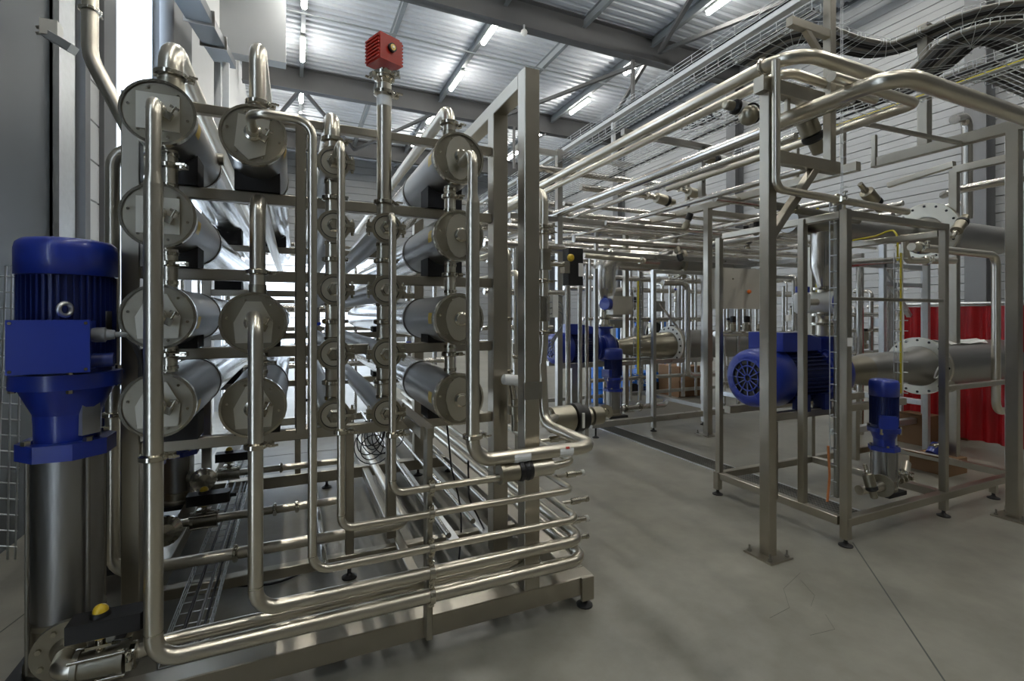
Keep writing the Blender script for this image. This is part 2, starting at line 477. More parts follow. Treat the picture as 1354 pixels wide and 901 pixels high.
for i, y in enumerate((6.0, 13.0, 20.0, 27.0)):
    c = thing('steel_column', ['wide grey steel column on the right wall under the cable trays', 'grey steel column on the right wall behind the upper pipes, middle one',
        'grey steel column on the right wall far behind the pipe rack', 'farthest grey steel column on the right wall'][i], 'column', (14.7, y, 0), 'right wall columns')
    MB().box(14.56, 14.6, y - .2, y + .2, 0, 10.05).build('flange', 'steel_grey', c)
    MB().box(14.6, 14.95, y - .015, y + .015, 0, 10.05).build('web', 'steel_grey', c)
    MB().box(14.95, 14.99, y - .2, y + .2, 0, 10.05).build('flange', 'steel_grey', c)

struct(MB().box(-1.86, 15.2, -6.2, -6, 0, 11).build('wall_back', 'back_grey'))

# left wall: dark panel, posts, window bays, ribbed cladding
wl = struct(MB().box(-1.86, -1.80, .8, 5.12, 0, 11).build('wall_left', 'panel_blue_grey'))
MB().box(-1.86, -1.80, -6, .1, 0, 11).build('wall_panel', 'panel_blue_grey', wl)
MB().box(-1.86, -1.80, .1, .8, 6.6, 11).build('upper_panel', 'panel_blue_grey', wl)
MB().box(-1.9, -1.74, 5.12, 5.43, 0, 11).build('post_cover', 'galv', wl)
MB().box(-1.9, -1.72, 5.60, 5.72, 0, 11).build('post_cover', 'steel_grey', wl)
MB().box(-1.9, -1.78, 5.12, 5.16, 0, 11).build('edge_trim', 'galv', wl)
for k in range(28):
    MB().prism([(0, .01), (0, .38), (-.03, .39), (-.05, .39), (-.05, 0), (-.03, 0)], 5.72, 6.25, lambda x, y, q, z=k * .39: (-1.8 + x, q, z + y)).build('cladding_plank', 'cladding_white', wl)
MB().box(-1.9, -1.76, 6.22, 6.6, 0, 10).build('column_cover', 'steel_grey', wl)
MB().box(-1.9, -1.55, 8.25, 9.6, 0, 11).build('column_cover', 'steel_grey', wl)
MB().box(-1.86, -1.8, 6.6, 8.25, 6.6, 11).build('upper_panel', 'steel_grey', wl)
for y0, y1 in ((12.6, 14.4), (17.4, 19.2), (22.2, 30)): MB().box(-1.86, -1.8, y0, y1, 0, 11).build('wall_panel', 'cladding_white', wl)
for y0, y1 in ((14.4, 17.4), (19.2, 22.2)): MB().box(-1.86, -1.8, y0, y1, 4.6, 11).build('wall_panel', 'cladding_white', wl)
MB().box(-1.86, -1.8, 9.6, 12.6, 4.6, 11).build('wall_panel', 'cladding_white', wl)
def window(name, y0, y1, z0, z1, bars=()):
    o = thing(name, '', '', (-1.82, (y0 + y1) / 2, z0)); del o['label']; del o['category']; o['kind'] = 'structure'
    MB().box(-1.84, -1.82, y0, y1, z0, z1).build('pane', 'pane', o)
    for a, b in ((y0, y0 + .05), (y1 - .05, y1)): MB().box(-1.86, -1.79, a, b, z0, z1).build('window_frame', 'galv', o)
    for a, b in ((z0, z0 + .06), (z1 - .06, z1)): MB().box(-1.86, -1.79, y0 + .05, y1 - .05, a, b).build('window_frame', 'galv', o)
    for z in bars: MB().box(-1.86, -1.79, y0 + .05, y1 - .05, z, z + .05).build('glazing_bar', 'galv', o)
window('window_1', 5.43, 5.60, 0, 11, (3.2,))
window('window_2', 6.6, 8.25, .1, 6.6, ())
window('window_3', 9.6, 12.6, .1, 4.6, (2.3,))
window('window_5', 14.4, 17.4, .1, 4.6, (2.3,))
window('window_6', 19.2, 22.2, .1, 4.6, (2.3,))
window('added_window', .1, .8, .1, 6.6, ())  # unseen bay near the camera, added for side light on the front pipes
# pale box-shaped bulkhead high on the left, with a sloping service duct
p = at(378, 83, Y=15)
t = struct(MB().box(-1.8, p.x, 15, 15.4, p.z, 10.9).build('trim_1', 'cladding'))
q0, q1 = at(240, -20, Y=7.0), at(299, 84, Y=10.5)
t = thing('sloping_duct', 'blue grey sloping rectangular duct beneath the pale bulkhead', 'duct', tuple(q1))
MB().bar(q0, q1, .32, .14).build('casing', 'panel_blue_grey', t)
for f in (.3, .62): 
    c = q0.lerp(q1, f); a, b, d = frame_of(q1 - q0); MB().obox(c, a, b, d, .38, .2, .04).build('strap', 'steel_dark', t)
# dark downpipe and light posts below the bulkhead
pipe('dark grey round downpipe descending behind the upper left pipe arch', [at(221, -40, Y=8.0), at(221, 60, Y=8.0), at(221, 300, Y=8.0)], .085, m='steel_grey', name='downpipe')
for i, u in enumerate((288, 299)):
    b0 = at(u, 84, Y=9.5); b1 = at(u, 395, Y=9.5); frame(['pale steel post below the sloping duct, left of the pair', 'pale steel post below the sloping duct, right of the pair'][i], [('post', (b0.x, 9.5, 0), (b0.x, 9.5, b0.z), .10)], name='steel_post', m='galv', cat='post')
# bright drain pipe on the left wall post, bracket with white clip
a = [at(119, -30, Y=4.3), at(119, 75, Y=4.3), at(160, 152, Y=4.3), at(182, 300, Y=4.3)]
pipe('bright steel pipe dropping down the left wall and kinking right', a[:3] + [at(200, 230, Y=4.3)], .048, bend=.3, clamps=[(at(119, 14, Y=4.3), (0, 0, 1))])
t = thing('angle_bracket', 'galvanised angle bracket with a white block on the left post', 'bracket', tuple(at(80, 55, Y=4.6)))
MB().obox(at(68, 40, Y=4.6), (1, 0, 0), (0, 1, 0), (0, 0, 1), .1, .1, .11).build('block', 'white_plastic', t)
MB().bar(at(60, 44, Y=4.6), at(97, 66, Y=4.55), .08, .06).build('arm', 'galv', t)
for v in (36, 44): MB().cyl(at(48, v, Y=4.6), at(66, v, Y=4.6), .012, n=6).build('rod', 'steel_dark', t)
# vertical wire mesh at the left edge
t = thing('wire_mesh_tray', 'upright bright wire mesh tray at the far left behind the large pump', 'cable tray', tuple(at(12, 735, Y=3.6)))
y = 3.6
for u0, u1 in ((8, -6), (16, 10), (30, 20)):
    MB().cyl(at(u0, 352, Y=y), at(u1, 740, Y=y), .005, n=6).build('long_wire', 'galv', t)
for k in range(18):
    f = k / 17.5; v = 366 + 21 * k
    MB().cyl(at(-20, v - 2, Y=y), at(32 - 10 * f, v + 1, Y=y), .004, n=6).build('cross_wire', 'galv', t)

# ================================================================== LEFT SKID: frame
Fp = 2.76
mem = [('base_beam', (-.76, 2.33, .12), (1.51, 2.33, .12), .1), ('base_rail', (1.46, 2.38, .12), (1.46, 7.6, .12), .1), ('base_rail', (-.71, 2.38, .12), (-.71, 7.6, .12), .1),
       ('base_rail', (.62, 2.38, .12), (.62, 7.6, .12), .06, .08)]
for y in (4.86, 7.55): mem.append(('cross_beam', (-.66, y, .12), (1.41, y, .12), .1))
for y, top in ((Fp, 2.62), (4.86, 2.62), (7.5, 2.62)):
    mem += [('post', (-.677, y, .17), (-.677, y, top), .07), ('post', (.033, y, .17 if y > 3 else 1.0), (.033, y, top), .05), ('post', (1.139, y, .17), (1.139, y, 2.815), .095)]
    for z in (2.19, 1.80, 1.42, .99): mem.append(('saddle_beam', (-.642, y, z), (1.09, y, z), .044, .055))
    mem.append(('top_beam', (-.642, y, 2.597), (1.09, y, 2.597), .044, .045))
mem += [('post', (1.138, 2.328, .17), (1.138, 2.328, 2.895), .088), ('portal_beam', (1.138, 2.372, 2.855), (1.138, 7.5, 2.855), .088, .08),
        ('post', (.31, 3.13, .1), (.31, 3.13, .97), .05), ('cross_beam', (-.66, 3.13, .12), (1.41, 3.13, .12), .06, .06),
        ('cross_beam', (.033, Fp + .03, .99), (.31, 3.13, .99), .05), ('post', (.47, 2.86, .99), (.47, 2.86, 2.6), .045)]
sk = frame('large stainless skid frame carrying the stacked vessels, left half of the hall', mem,
           [(1.468, 2.30), (-.71, 2.33), (.28, 4.86), (1.14, 4.86), (1.46, 4.86), (1.46, 7.5), (-.71, 4.86), (.31, 3.13), (1.13, 2.80)], name='skid_frame', origin=(.38, 2.33, .07))
MB().box(1.431, 1.505, 2.262, 2.28, .045, .17).build('corner_gusset', 'frame', sk)
MB().box(1.085, 1.19, 2.272, 2.282, 1.165, 1.255).build('bracket_plate', 'steel_dark', sk)

# small goal-post support for the front pipe run
gp = frame('narrow steel goal post in front of the skid with pipe clips on it', [('upright', (.578, 2.262, .09), (.578, 2.262, 1.075), .066, .03), ('top_bar', (.578, 2.277, 1.045), (.578, 3.2, 1.045), .066, .06), ('upright', (.578, 3.23, .16), (.578, 3.23, 1.075), .066, .06)], name='pipe_support', cat='support')

# ------------------------------------------------------------------ vessels
def vessel_proto(kind, L=4.6, r=.131):
    t = thing('pressure_vessel', 'vessel', 'vessel', (0, 0, 0), 'large stacked pressure vessels')
    MB().cyl((0, .015, 0), (0, .78, 0), r, n=36).build('shell', 'shell', t)
    MB().cyl((0, .80, 0), (0, L, 0), r * .985, n=36).build('shell_wrap', 'wrap', t)
    MB().lathe((0, .775, 0), (0, 1, 0), [(0, r), (0, r + .005), (.03, r + .005), (.03, r)], 36, caps=False).build('strap', 'steel_dark', t)
    pl = MB().cyl((0, .004, 0), (0, .02, 0), r - .003, n=36).build('end_plate', 'plate', t)
    MB().lathe((0, -.002, 0), (0, 1, 0), [(0, r - .006), (0, r + .005), (.03, r + .005), (.03, r - .006)], 36, caps=False).build('rim', 'clamp', t)
    bolts(pl, (0, .004, 0), (0, -1, 0), r * .80, 6, .006, .005, ph=.2)
    if kind == 'square': poly = [(-.075, -.075), (.075, -.075), (.075, .075), (-.075, .075)]
    elif kind == 'pent': poly = [(-.075, -.06), (-.02, -.115), (.045, -.085), (.065, .07), (-.06, .085)]
    elif kind == 'tri': poly = [(-.07, -.09), (.07, -.09), (.078, .0), (.03, .095), (-.03, .095), (-.078, 0)]
    else: poly = [(.0 + .072 * math.cos(a) * (1 if math.sin(a) > 0 else .95), .115 * math.sin(a)) for a in (i * math.pi / 8 for i in range(16))]
    MB().prism(poly, -.006, .003, lambda x, y, z: (x, z, y)).build('locking_plate', 'plate_light', t)
    MB().cyl((0, .01, 0), (0, -.055, 0), .026, n=16).build('port', 'pipe', t)
    clamp(t, (0, -.03, 0), (0, 1, 0), .022, (1, 0, -.5))
    MB().add([(r * 1.004 * math.cos(a), y, r * 1.004 * math.sin(a)) for a in ((-.42, -.28, -.14, 0) if kind != 'round' else (math.pi - .25, math.pi - .1, math.pi + .05, math.pi + .2)) for y in (.07, .14)], [(0, 1, 3, 2), (2, 3, 5, 4), (4, 5, 7, 6)]).build('warning_sticker', 'yellow', t)
    return t
def small_proto(L=4.4):
    t = thing('filter_housing', 'housing', 'filter housing', (0, 0, 0), 'small clamped filter housings')
    MB().cyl((0, .03, 0), (0, L, 0), .055, n=24).build('body', 'shell', t)
    MB().lathe((0, -.006, 0), (0, 1, 0), [(0, .0), (0, .056), (.012, .062), (.03, .062)], 24, caps=False).build('cover', 'plate_light', t)
    MB().torus((0, -.010, 0), (0, 1, 0), .0585, .0028, 28, 6).build('gap_shade', 'black', t)  # black ring stands in for the shaded gap between cover and clamp ring
    rg = MB().lathe((0, -.012, 0), (0, 1, 0), [(0, .056), (0, .074), (.045, .074), (.045, .056)], 28, caps=False).build('clamp_ring', 'plate', t)
    for s in (-1, 1):
        MB().obox((s * .082, .01, .012), (1, 0, 0), (0, 1, 0), (0, 0, 1), .024, .04, .02).build('clamp_lug', 'plate', rg)
        MB().obox((s * .082, .01, -.014), (1, 0, 0), (0, 1, 0), (0, 0, 1), .024, .04, .02).build('clamp_lug', 'plate', rg)
        MB().cyl((s * .084, .01, -.04), (s * .084, .01, .04), .006, n=8).build('clamp_bolt', 'clamp', rg)
    MB().lathe((0, -.006, 0), (0, -1, 0), [(0, .034), (.022, .034), (.03, .024), (.05, .024)], 6, smooth=False).build('hex_fitting', 'clamp', t)
    MB().obox((.045, -.03, .0), (1, 0, 0), (0, 1, 0), (0, 0, 1), .06, .012, .014).build('handle', 'clamp', t)
    return t
PV = 2.45
protos = {k: vessel_proto(k) for k in ('square', 'pent', 'round', 'tri')}
sp = small_proto()
def used(d, key, loc, label):
    """first use moves the prototype itself, later ones copy it"""
    pr = d[key]
    if not pr.get('_used'):
        pr['_used'] = 1; pr.location = loc; pr['_w'] = list(loc); pr['label'] = label; o = pr
    else:
        o = place_copy(pr, loc, label)
        if '_used' in o: del o['_used']
    sz = loc[2]
    return o
rowsL = [at(207, 148, Y=PV), at(210, 285, Y=PV), at(208, 419, Y=PV), at(212, 536, Y=PV)]
rowsR = [at(605, 209, Y=PV), at(608, 312, Y=PV), at(608, 422, Y=PV), at(608, 528, Y=PV)]
L2 = [at(333, 178, Y=PV), at(336, 427, Y=PV), at(337, 539, Y=PV)]
word = ['topmost', 'second from the top', 'third from the top', 'lowest']
XL1 = sum(p.x for p in rowsL) / 4; XR = sum(p.x for p in rowsR) / 4; XL2 = sum(p.x for p in L2) / 3
VES = []
for i, p in enumerate(rowsL):
    VES.append(used(protos, 'square' if i < 2 else 'tri', (XL1, PV, p.z), f'grey round-ended pressure vessel in the far left column, {word[i]}'))
for i, p in enumerate(L2):
    VES.append(used(protos, 'pent' if i == 0 else 'tri', (XL2, PV, p.z), f'grey round-ended pressure vessel in the second column from left, {["highest", "middle", "lowest"][i]} one'))
for i, p in enumerate(rowsR):
    VES.append(used(protos, 'round', (XR, PV, p.z), f'grey round-ended pressure vessel in the right-hand column, {word[i]}'))
# rubber saddles under the vessels belong to the frame
tops = (2.2175, 1.8275, 1.4475, 1.0175)
for (x, zs) in ((XL1, [p.z for p in rowsL]), (XR, [p.z for p in rowsR]), (XL2, [p.z for p in L2])):
    for z in zs:
        tp = max([q for q in tops if q < z - .1])
        for y in (Fp, 4.86):
            a = .137
            MB().prism([(-.1, tp - z), (.1, tp - z), (.1, -.09), (.06, -.117), (0, -.131), (-.06, -.117), (-.1, -.09)], y - .05, y + .12, lambda px, pz, q, x=x, z=z: (x + px, q, z + pz)).build('saddle_block', 'rubber', sk)
S1 = [at(441, 215, Y=PV), at(441, 299, Y=PV), at(440, 383, Y=PV), at(442, 468, Y=PV), at(444, 549, Y=PV)]
S2 = [at(511, 302, Y=PV), at(511, 384, Y=PV), at(511, 468, Y=PV), at(511, 546, Y=PV)]
XS1, XS2 = .165, at(511, 400, Y=PV).x
XS1 = at(441.5, 400, Y=PV).x
for i, p in enumerate(S1): used({'s': sp}, 's', (XS1, PV, p.z), f'small clamped filter housing of the left inner row, {["topmost", "second down", "middle", "fourth down", "lowest"][i]}')
for i, p in enumerate(S2): used({'s': sp}, 's', (XS2, PV, p.z), f'small clamped filter housing below the red-topped riser, {["topmost", "second down", "third down", "lowest"][i]}')
for z in [p.z for p in S1] + [p.z for p in S2][:0]: pass

# vertical couplings between vessels of a column
def coupling(label, x, y, z0, z1, r, zc, group='vessel couplings'):
    o = tag(MB().cyl((x, y, z0), (x, y, z1), r, n=18).build('coupling', 'pipe'), label, 'coupling', group)
    clamp(o, (x, y, zc), (0, 0, 1), r, (1, -.2, 0))
    for z in (z0 + .02, z1 - .02): MB().lathe((x, y, z - .008), (0, 0, 1), [(0, r), (0, r + .004), (.016, r + .004), (.016, r)], 18, caps=False).build('weld_ring', 'clamp', o)
for col, zs, x, nm in (('far left', [p.z for p in rowsL], XL1 + .02, 0), ('right-hand', [p.z for p in rowsR], XR - .02, 0)):
    for k in range(3):
        z1, z0 = zs[k] - .128, zs[k + 1] + .128
        coupling(f'short clamped coupling between vessels of the {col} column, {["upper", "middle", "lower"][k]} one', x, PV + .10, z0, z1, .031, (z0 + z1) / 2 + .02)
for col, zs, x in (('left inner', [p.z for p in S1], XS1), ('right inner', [p.z for p in S2], XS2)):
    for k in range(len(zs) - 1):
        z1, z0 = zs[k] - .05, zs[k + 1] + .05
        coupling(f'slim clamped coupling in the {col} row of small housings, number {["one", "two", "three", "four"][k]} from top', x, PV + .09, z0, z1, .034, (z0 + z1) / 2)
x = XL2; coupling('short clamped coupling between the two lower vessels of the second column', x + .02, PV + .10, L2[2].z + .128, L2[1].z - .128, .03, (L2[2].z + L2[1].z) / 2)

# arch pipes from the top of each column running back over the vessels
def arch(label, x, z0, ztop, r, yend=6.8, y=PV + .10, zc=None, drop=0):
    o = pipe(label, [(x, y, z0), (x, y, ztop), (x, y + .36, ztop), (x, yend, ztop - drop)], r, bend=r * 2.7, group='arched feed pipes')
    clamp(o, (x, y, zc), (0, 0, 1), r, (1, .3, 0))
    MB().lathe((x, y, z0), (0, 0, 1), [(0, r), (0, r * 1.15), (.05, r * 1.1), (.05, r)], 18, caps=False).build('neck', 'plate', o)
zt = at(228, 45, Y=PV + .1).z
arch('thick bright pipe arching over the topmost far left vessel', at(226, 100, Y=PV + .1).x, rowsL[0].z + .125, zt - .05, .047, zc=rowsL[0].z + .20)
zt = at(338, 48, Y=PV + .1).z
arch('upright pipe arching back over the highest vessel of the second column', XL2 + .01, L2[0].z + .125, zt - .03, .036, zc=L2[0].z + .18)
zt = at(339, 255, Y=PV + .1).z
arch('mid-height pipe arch feeding the middle vessel of the second column', XL2 + .01, L2[1].z + .125, zt - .02, .034, zc=at(339, 360, Y=PV + .1).z)
zt = at(441, 145, Y=PV + .09).z
arch('short pipe arch above the top small housing of the left inner row', XS1, S1[0].z + .05, zt - .02, .036, zc=at(441, 185, Y=PV + .09).z)
zt = at(594, 142, Y=PV + .09).z
arch('pipe arch above the topmost vessel of the right-hand column', at(594, 160, Y=PV + .1).x, rowsR[0].z + .12, zt, .034, zc=at(594, 163, Y=PV + .09).z)

# red-topped riser
x = at(508, 200, Y=PV + .09).x; y = PV + .09
z0 = S2[0].z + .05
zz = lambda v: at(508, v, Y=y).z
rs = pipe('tall bright riser pipe crowned by the red ribbed head', [(x, y, z0), (x, y, zz(112))], .036, name='riser_pipe')
for v in (268, 124): clamp(rs, (x, y, zz(v)), (0, 0, 1), .036, (1, .2, 0))
MB().lathe((x, y, zz(142)), (0, 0, 1), [(0, .037), (0, .0375), (.05, .0375), (.05, .037)], 18, caps=False).build('paper_label', 'sticker', rs)
hd = thing('pressure_switch', 'red ribbed rectangular head with round dial on the riser', 'sensor', (x, y, zz(112)))
MB().lathe((x, y, zz(112)), (0, 0, 1), [(0, .03), (.03, .05), (.05, .05), (.06, .03), (.075, .03)], 18).build('mount', 'clamp', hd)
clamp(hd, (x, y, zz(100)), (0, 0, 1), .04, (1, -.4, 0)); clamp(hd, (x, y, zz(104)), (0, 0, 1), .036, (-1, -.4, 0))
bx, by, bz = x, y, zz(88)
HA = V((math.cos(R(24)), math.sin(R(24)), 0)); HB = V((-HA.y, HA.x, 0))
hb = MB().obox((bx, by, bz + .062), HA, HB, (0, 0, 1), .128, .128, .124).build('head', 'red', hd)
MB().prism([(-.058, -.052), (.058, -.052), (.058, .052), (-.058, .052)], bz + .124, bz + .138, lambda a, b, c: tuple(V((bx, by, c)) + HA * a + HB * b)).build('top_cover', 'red', hd)
for k in range(7):
    for sd in (-1, 1): MB().obox(V((bx, by, bz + .010 + k * .0172)) + HA * sd * .066, HA, HB, (0, 0, 1), .016, .118, .008).build('rib', 'red', hd)
HC = V((bx, by, bz + .07)) - HB * .064
dl = MB().cyl(HC, HC - HB * .014, .022, n=18).build('dial_rim', 'black', hd)
MB().cyl(HC - HB * .014, HC - HB * .017, .015, n=16).build('dial', 'brass', dl)
MB().cyl(HC - HB * .017, HC - HB * .02, .006, n=10).build('pin', 'sticker', dl)

# ------------------------------------------------------------------ front pipe run
fy = 2.2
def run(label, start, xv, ztop, zrun, r, xend, yend=6.8, reduce_at=None, r2=None, clamps=(), bend=None):
    top = [V(start), V((start[0], fy, start[2])) if abs(start[0] - xv) < .03 else None]
    pts = [V(start), V((xv, fy, start[2]))]
    if abs(start[2] - ztop) > .03 or abs(start[0] - xv) > .12: pts = [V(start), V((start[0], fy, start[2])), V((xv, fy, start[2]))]
    mb = MB()
    if reduce_at is None:
        mb.tube(pts + [V((xv, fy, zrun)), V((xend, fy, zrun)), V((xend, yend, zrun))], r, bend or r * 3)
    else:
        mb.tube(pts + [V((xv, fy, reduce_at))], r, r * 2.6)
        mb.smooth_lathe((xv, fy, reduce_at), (0, 0, -1), [(0, r), (.008, r), (.05, r2), (.058, r2)], 14)
        mb.tube([V((xv, fy, reduce_at - .055)), V((xv, fy, zrun)), V((xend, fy, zrun)), V((xend, yend, zrun))], r2, bend or r2 * 2.8)
    o = tag(mb.build('steel_pipe', 'pipe'), label, 'pipe', 'front pipe run')
    for z in clamps: clamp(o, (xv, fy, z), (0, 0, 1), r2 or r, (1, .3, 0))
    rr = r2 or r
    for q in (zrun + rr * 3.4,): MB().lathe((xv, fy, q), (0, 0, 1), [(0, rr), (0, rr * 1.02), (.004, rr * 1.02), (.004, rr)], 16, caps=False).build('weld_seam', 'clamp', o)
    return o
X1 = at(203, 400, Y=fy).x
fz = lambda u, v: at(u, v, Y=fy).z
run('thickest front pipe, falling from the top far left vessel to the bottom run', (XL1, PV - .05, fz(203, 130)), X1, fz(203, 130), .315, .0245, 1.405, reduce_at=fz(203, 225), r2=.031, clamps=(fz(203, 605),))
X2 = at(338, 600, Y=fy).x
run('thick front pipe falling from the middle vessel of the second column', (XL2, PV - .05, fz(338, 420)), X2, fz(338, 420), .42, .028, 1.39, clamps=(fz(338, 590),))
X3 = at(413, 500, Y=fy).x
run('slim front pipe reaching right from the highest second-column vessel, then falling', (XL2, PV - .05, fz(345, 150)), X3, 0, .533, .0185, 1.37, bend=.07)
X4 = at(451, 500, Y=fy).x
run('slim front pipe falling from the top housing of the left inner row', (XS1 + .005, PV - .05, S1[0].z + .02), X4, S1[0].z, .69, .0165, 1.33, clamps=(fz(451, 571),))
X5 = at(519, 500, Y=fy).x
o5 = run('slim front pipe falling from the housing below the red-topped riser', (XS2 + .005, PV - .05, S2[0].z + .02), X5, S2[0].z, .81, .0165, .93, yend=2.21, clamps=(fz(519, 575),))
# strainer on the fifth pipe
t = thing('inline_strainer', 'stainless inline strainer with black collar at the end of a slim pipe', 'strainer', (1.03, fy, .78))
z5 = .83
MB().lathe((.915, fy, z5), (1, 0, 0), [(0, .02), (0, .052), (.018, .052), (.018, .045), (.1, .045), (.1, .05)], 20).build('body', 'plate', t)
MB().lathe((1.015, fy, z5), (1, 0, 0), [(0, .05), (.02, .053), (.03, .046), (.05, .053), (.07, .05)], 20).build('collar', 'black', t)
MB().lathe((1.085, fy, z5), (1, 0, 0), [(0, .04), (.12, .04), (.13, .022), (.16, .022)], 20).build('outlet', 'plate_light', t)
pipe('slim pipe end beyond the strainer bending back along the skid side', [(1.24, fy, z5), (1.335, fy, z5 + .01), (1.335, 6.8, z5 + .01)], .0185, bend=.055, group='front pipe run')
# large right-hand pipe: down, right, back and up again
XRp = at(625, 400, Y=fy).x
zR = fz(625, 200)
mb = MB().tube([(XR, PV - .05, zR), (XRp, fy, zR), (XRp, fy, fz(626, 255))], .024, .065)
mb.smooth_lathe((XRp, fy, fz(626, 255)), (0, 0, -1), [(0, .024), (.008, .024), (.05, .033), (.058, .033)], 14)
zb = .905
zv = at(722, 250, Y=2.75).z
mb.tube([(XRp, fy, fz(626, 255) - .055), (XRp, fy, zb), (1.47, fy, zb), (1.47, 2.78, zb), (1.45, 2.78, 1.3)], .033, .1)
big = tag(mb.build('steel_pipe', 'pipe'), 'large front pipe looping from the right-hand vessels around the skid corner', 'pipe', 'front pipe run')
clamp(big, (XRp, fy, fz(626, 577)), (0, 0, 1), .033, (1, .3, 0))
for x0, x1 in ((.985, 1.075), (1.24, 1.32)):
    sv = []
    for xx in (x0, x1):
        for k in range(6): 
            a = R(115 - 22 * k) + math.pi * .33
            sv.append((xx, fy - .0337 * math.sin(a), zb + .0337 * math.cos(a)))
    s = MB().add(sv, [(k, k + 1, 7 + k, 6 + k) for k in range(5)]).build('flow_sticker', 'sticker', big)
MB().obox((1.285, fy - .030, zb + .0175), (1, 0, 0), (0, .5, .86), (0, -.86, .5), .02, .012, .002).build('flow_arrow', 'red', big)
# pipe clips on the goal post
for z, r in ((.315, .031), (.42, .028), (.533, .0185), (.69, .0165), (.81, .0165)):
    c = MB().lathe((.566, fy, z), (1, 0, 0), [(0, r), (0, r + .008), (.024, r + .008), (.024, r)], 16, caps=False).obox((.578, 2.236, z - r * .0), (1, 0, 0), (0, 1, 0), (0, 0, 1), .024, .022, .03).build('pipe_clip', 'clamp', gp)
    for s in (-1, 1): MB().cyl((.578, fy - .012, z + s * (r + .012)), (.578, fy + .02, z + s * (r + .012)), .006, n=8).build('clip_bolt', 'clamp', gp)
    for s in (-1, 1): MB().obox((.578, fy, z + s * (r + .012)), (1, 0, 0), (0, 1, 0), (0, 0, 1), .024, .012, .02).build('clip_ear', 'clamp', gp)
# sampling valves poking right from the corner pipes
for i, (z, y) in enumerate(((.845, 2.62), (.69, 2.42), (.533, 2.42), (.42, 2.42), (.318, 2.42))):
    x = 1.36 if i < 2 else 1.39
    t = thing('sample_valve', f'small steel sampling valve poking out right of the skid corner, {["highest", "second highest", "middle", "second lowest", "lowest"][i]}', 'valve', (x, y, z), 'sampling valves at the skid corner')
    MB().cyl((x, y, z), (x + .07, y, z), .010, n=10).build('stem', 'pipe', t)
    MB().lathe((x + .06, y, z), (1, 0, 0), [(0, .012), (.005, .019), (.06, .019), (.065, .014), (.10, .014)], 12).build('body', 'clamp', t)
    MB().lathe((x + .158, y, z), (1, 0, 0), [(0, .010), (.004, .018), (.02, .018), (.024, .009)], 8, smooth=False).build('knob', 'white_plastic' if i % 2 else 'clamp', t)

# vertical instrument stack on the corner riser
t = thing('corner_riser', 'upright pipe with clamps and valve body right of the front portal post', 'pipe', (1.45, 2.78, 1.3))
zz = lambda v: at(719, v, Y=2.78).z
xr = 1.45
xr = at(719, 300, Y=2.78).x
MB().tube([(1.45, 2.78, 1.28), (xr, 2.78, 1.42), (xr, 2.78, zv), (xr, 3.1, zv), (xr, 6.9, zv)], .029, .085).build('tube', 'pipe', t)
for v in (300, 308, 345, 372, 440): clamp(t, (xr, 2.78, zz(v)), (0, 0, 1), .029, (1, 0, 0))
MB().lathe((xr, 2.78, zz(357)), (0, 0, 1), [(0, .03), (0, .052), (.02, .052), (.02, .045), (.11, .045), (.11, .052), (.13, .052), (.13, .03)], 20).build('valve_body', 'plate', t)
MB().lathe((xr, 2.78, zz(425)), (0, 0, 1), [(0, .03), (0, .04), (.16, .04), (.16, .03)], 6, smooth=False).build('sight_glass', 'clamp', t)
MB().box(xr + .05, xr + .09, 2.75, 2.80, zz(420), zz(390)).build('junction_box', 'white_plastic', t)
for k in range(3): MB().tube([(xr + .03, 2.76, zz(400 + 8 * k)), (xr + .13, 2.76, zz(398 + 6 * k)), (xr + .14, 2.78, zz(430)), (xr + .05, 2.78, zz(452 + 5 * k))], .004, .05, n=6).build('cable', 'cable_grey', t)
t = thing('electric_actuator', 'upright black actuator box with yellow indicator right of the portal post', 'actuator', tuple(at(762, 378, Y=2.85)))
a0, a1 = at(752, 377, Y=2.85), at(771, 329, Y=2.85)
MB().box(a0.x, a1.x, 2.85, 2.93, a0.z, a1.z).build('housing', 'black', t)
q = at(754, 341, Y=2.85); MB().lathe((q.x, 2.85, q.z), (0, -1, 0), [(0, .025), (.012, .025), (.022, .015), (.024, .004)], 14).build('indicator', 'yellow', t)
q = at(768, 357, Y=2.849); MB().box(q.x - .018, q.x + .018, 2.846, 2.85, q.z - .045, q.z + .045).build('data_label', 'sticker', t)
q = at(748, 350, Y=2.85); MB().cyl((xr, 2.86, q.z), (q.x + .03, 2.86, q.z), .016, n=10).build('shaft', 'clamp', t)
MB().box(q.x - .02, q.x + .02, 2.83, 2.89, q.z - .06, q.z + .02).build('mount', 'clamp', t)
# horizontal control valve behind the corner pipe
t = thing('control_valve', 'thick horizontal control valve with black ring by the skid corner', 'valve', tuple(at(760, 580, Y=2.9)))
c = at(725, 556, Y=2.9); e = at(797, 556, Y=2.9); L = e.x - c.x
MB().lathe((c.x, 2.9, c.z), (1, 0, 0), [(0, .03), (.0, .07), (.015, .088), (L * .40, .09), (L * .42, .08)], 24).build('housing', 'plate', t)
MB().lathe((c.x + L * .42, 2.9, c.z), (1, 0, 0), [(0, .08), (.005, .1), (L * .14, .1), (L * .16, .085), (L * .24, .085), (L * .25, .06)], 24).build('black_ring', 'black', t)
MB().lathe((c.x + L * .66, 2.9, c.z), (1, 0, 0), [(0, .045), (L * .1, .05), (L * .12, .066), (L * .30, .062), (L * .31, .04)], 20).build('end_cap', 'plate', t)
MB().box(c.x + L * .46, c.x + L * .50, 2.79, 2.80, c.z - .05, c.z + .05).build('side_label', 'sticker', t)
MB().cyl((c.x + L * .3, 2.9, c.z - .08), (c.x + L * .3, 2.9, .93), .03, n=12).build('neck', 'pipe', t)
MB().cyl((c.x + L * .3, 2.9, .935), (1.47, 2.78, .91), .03, n=12).build('branch', 'pipe', t)
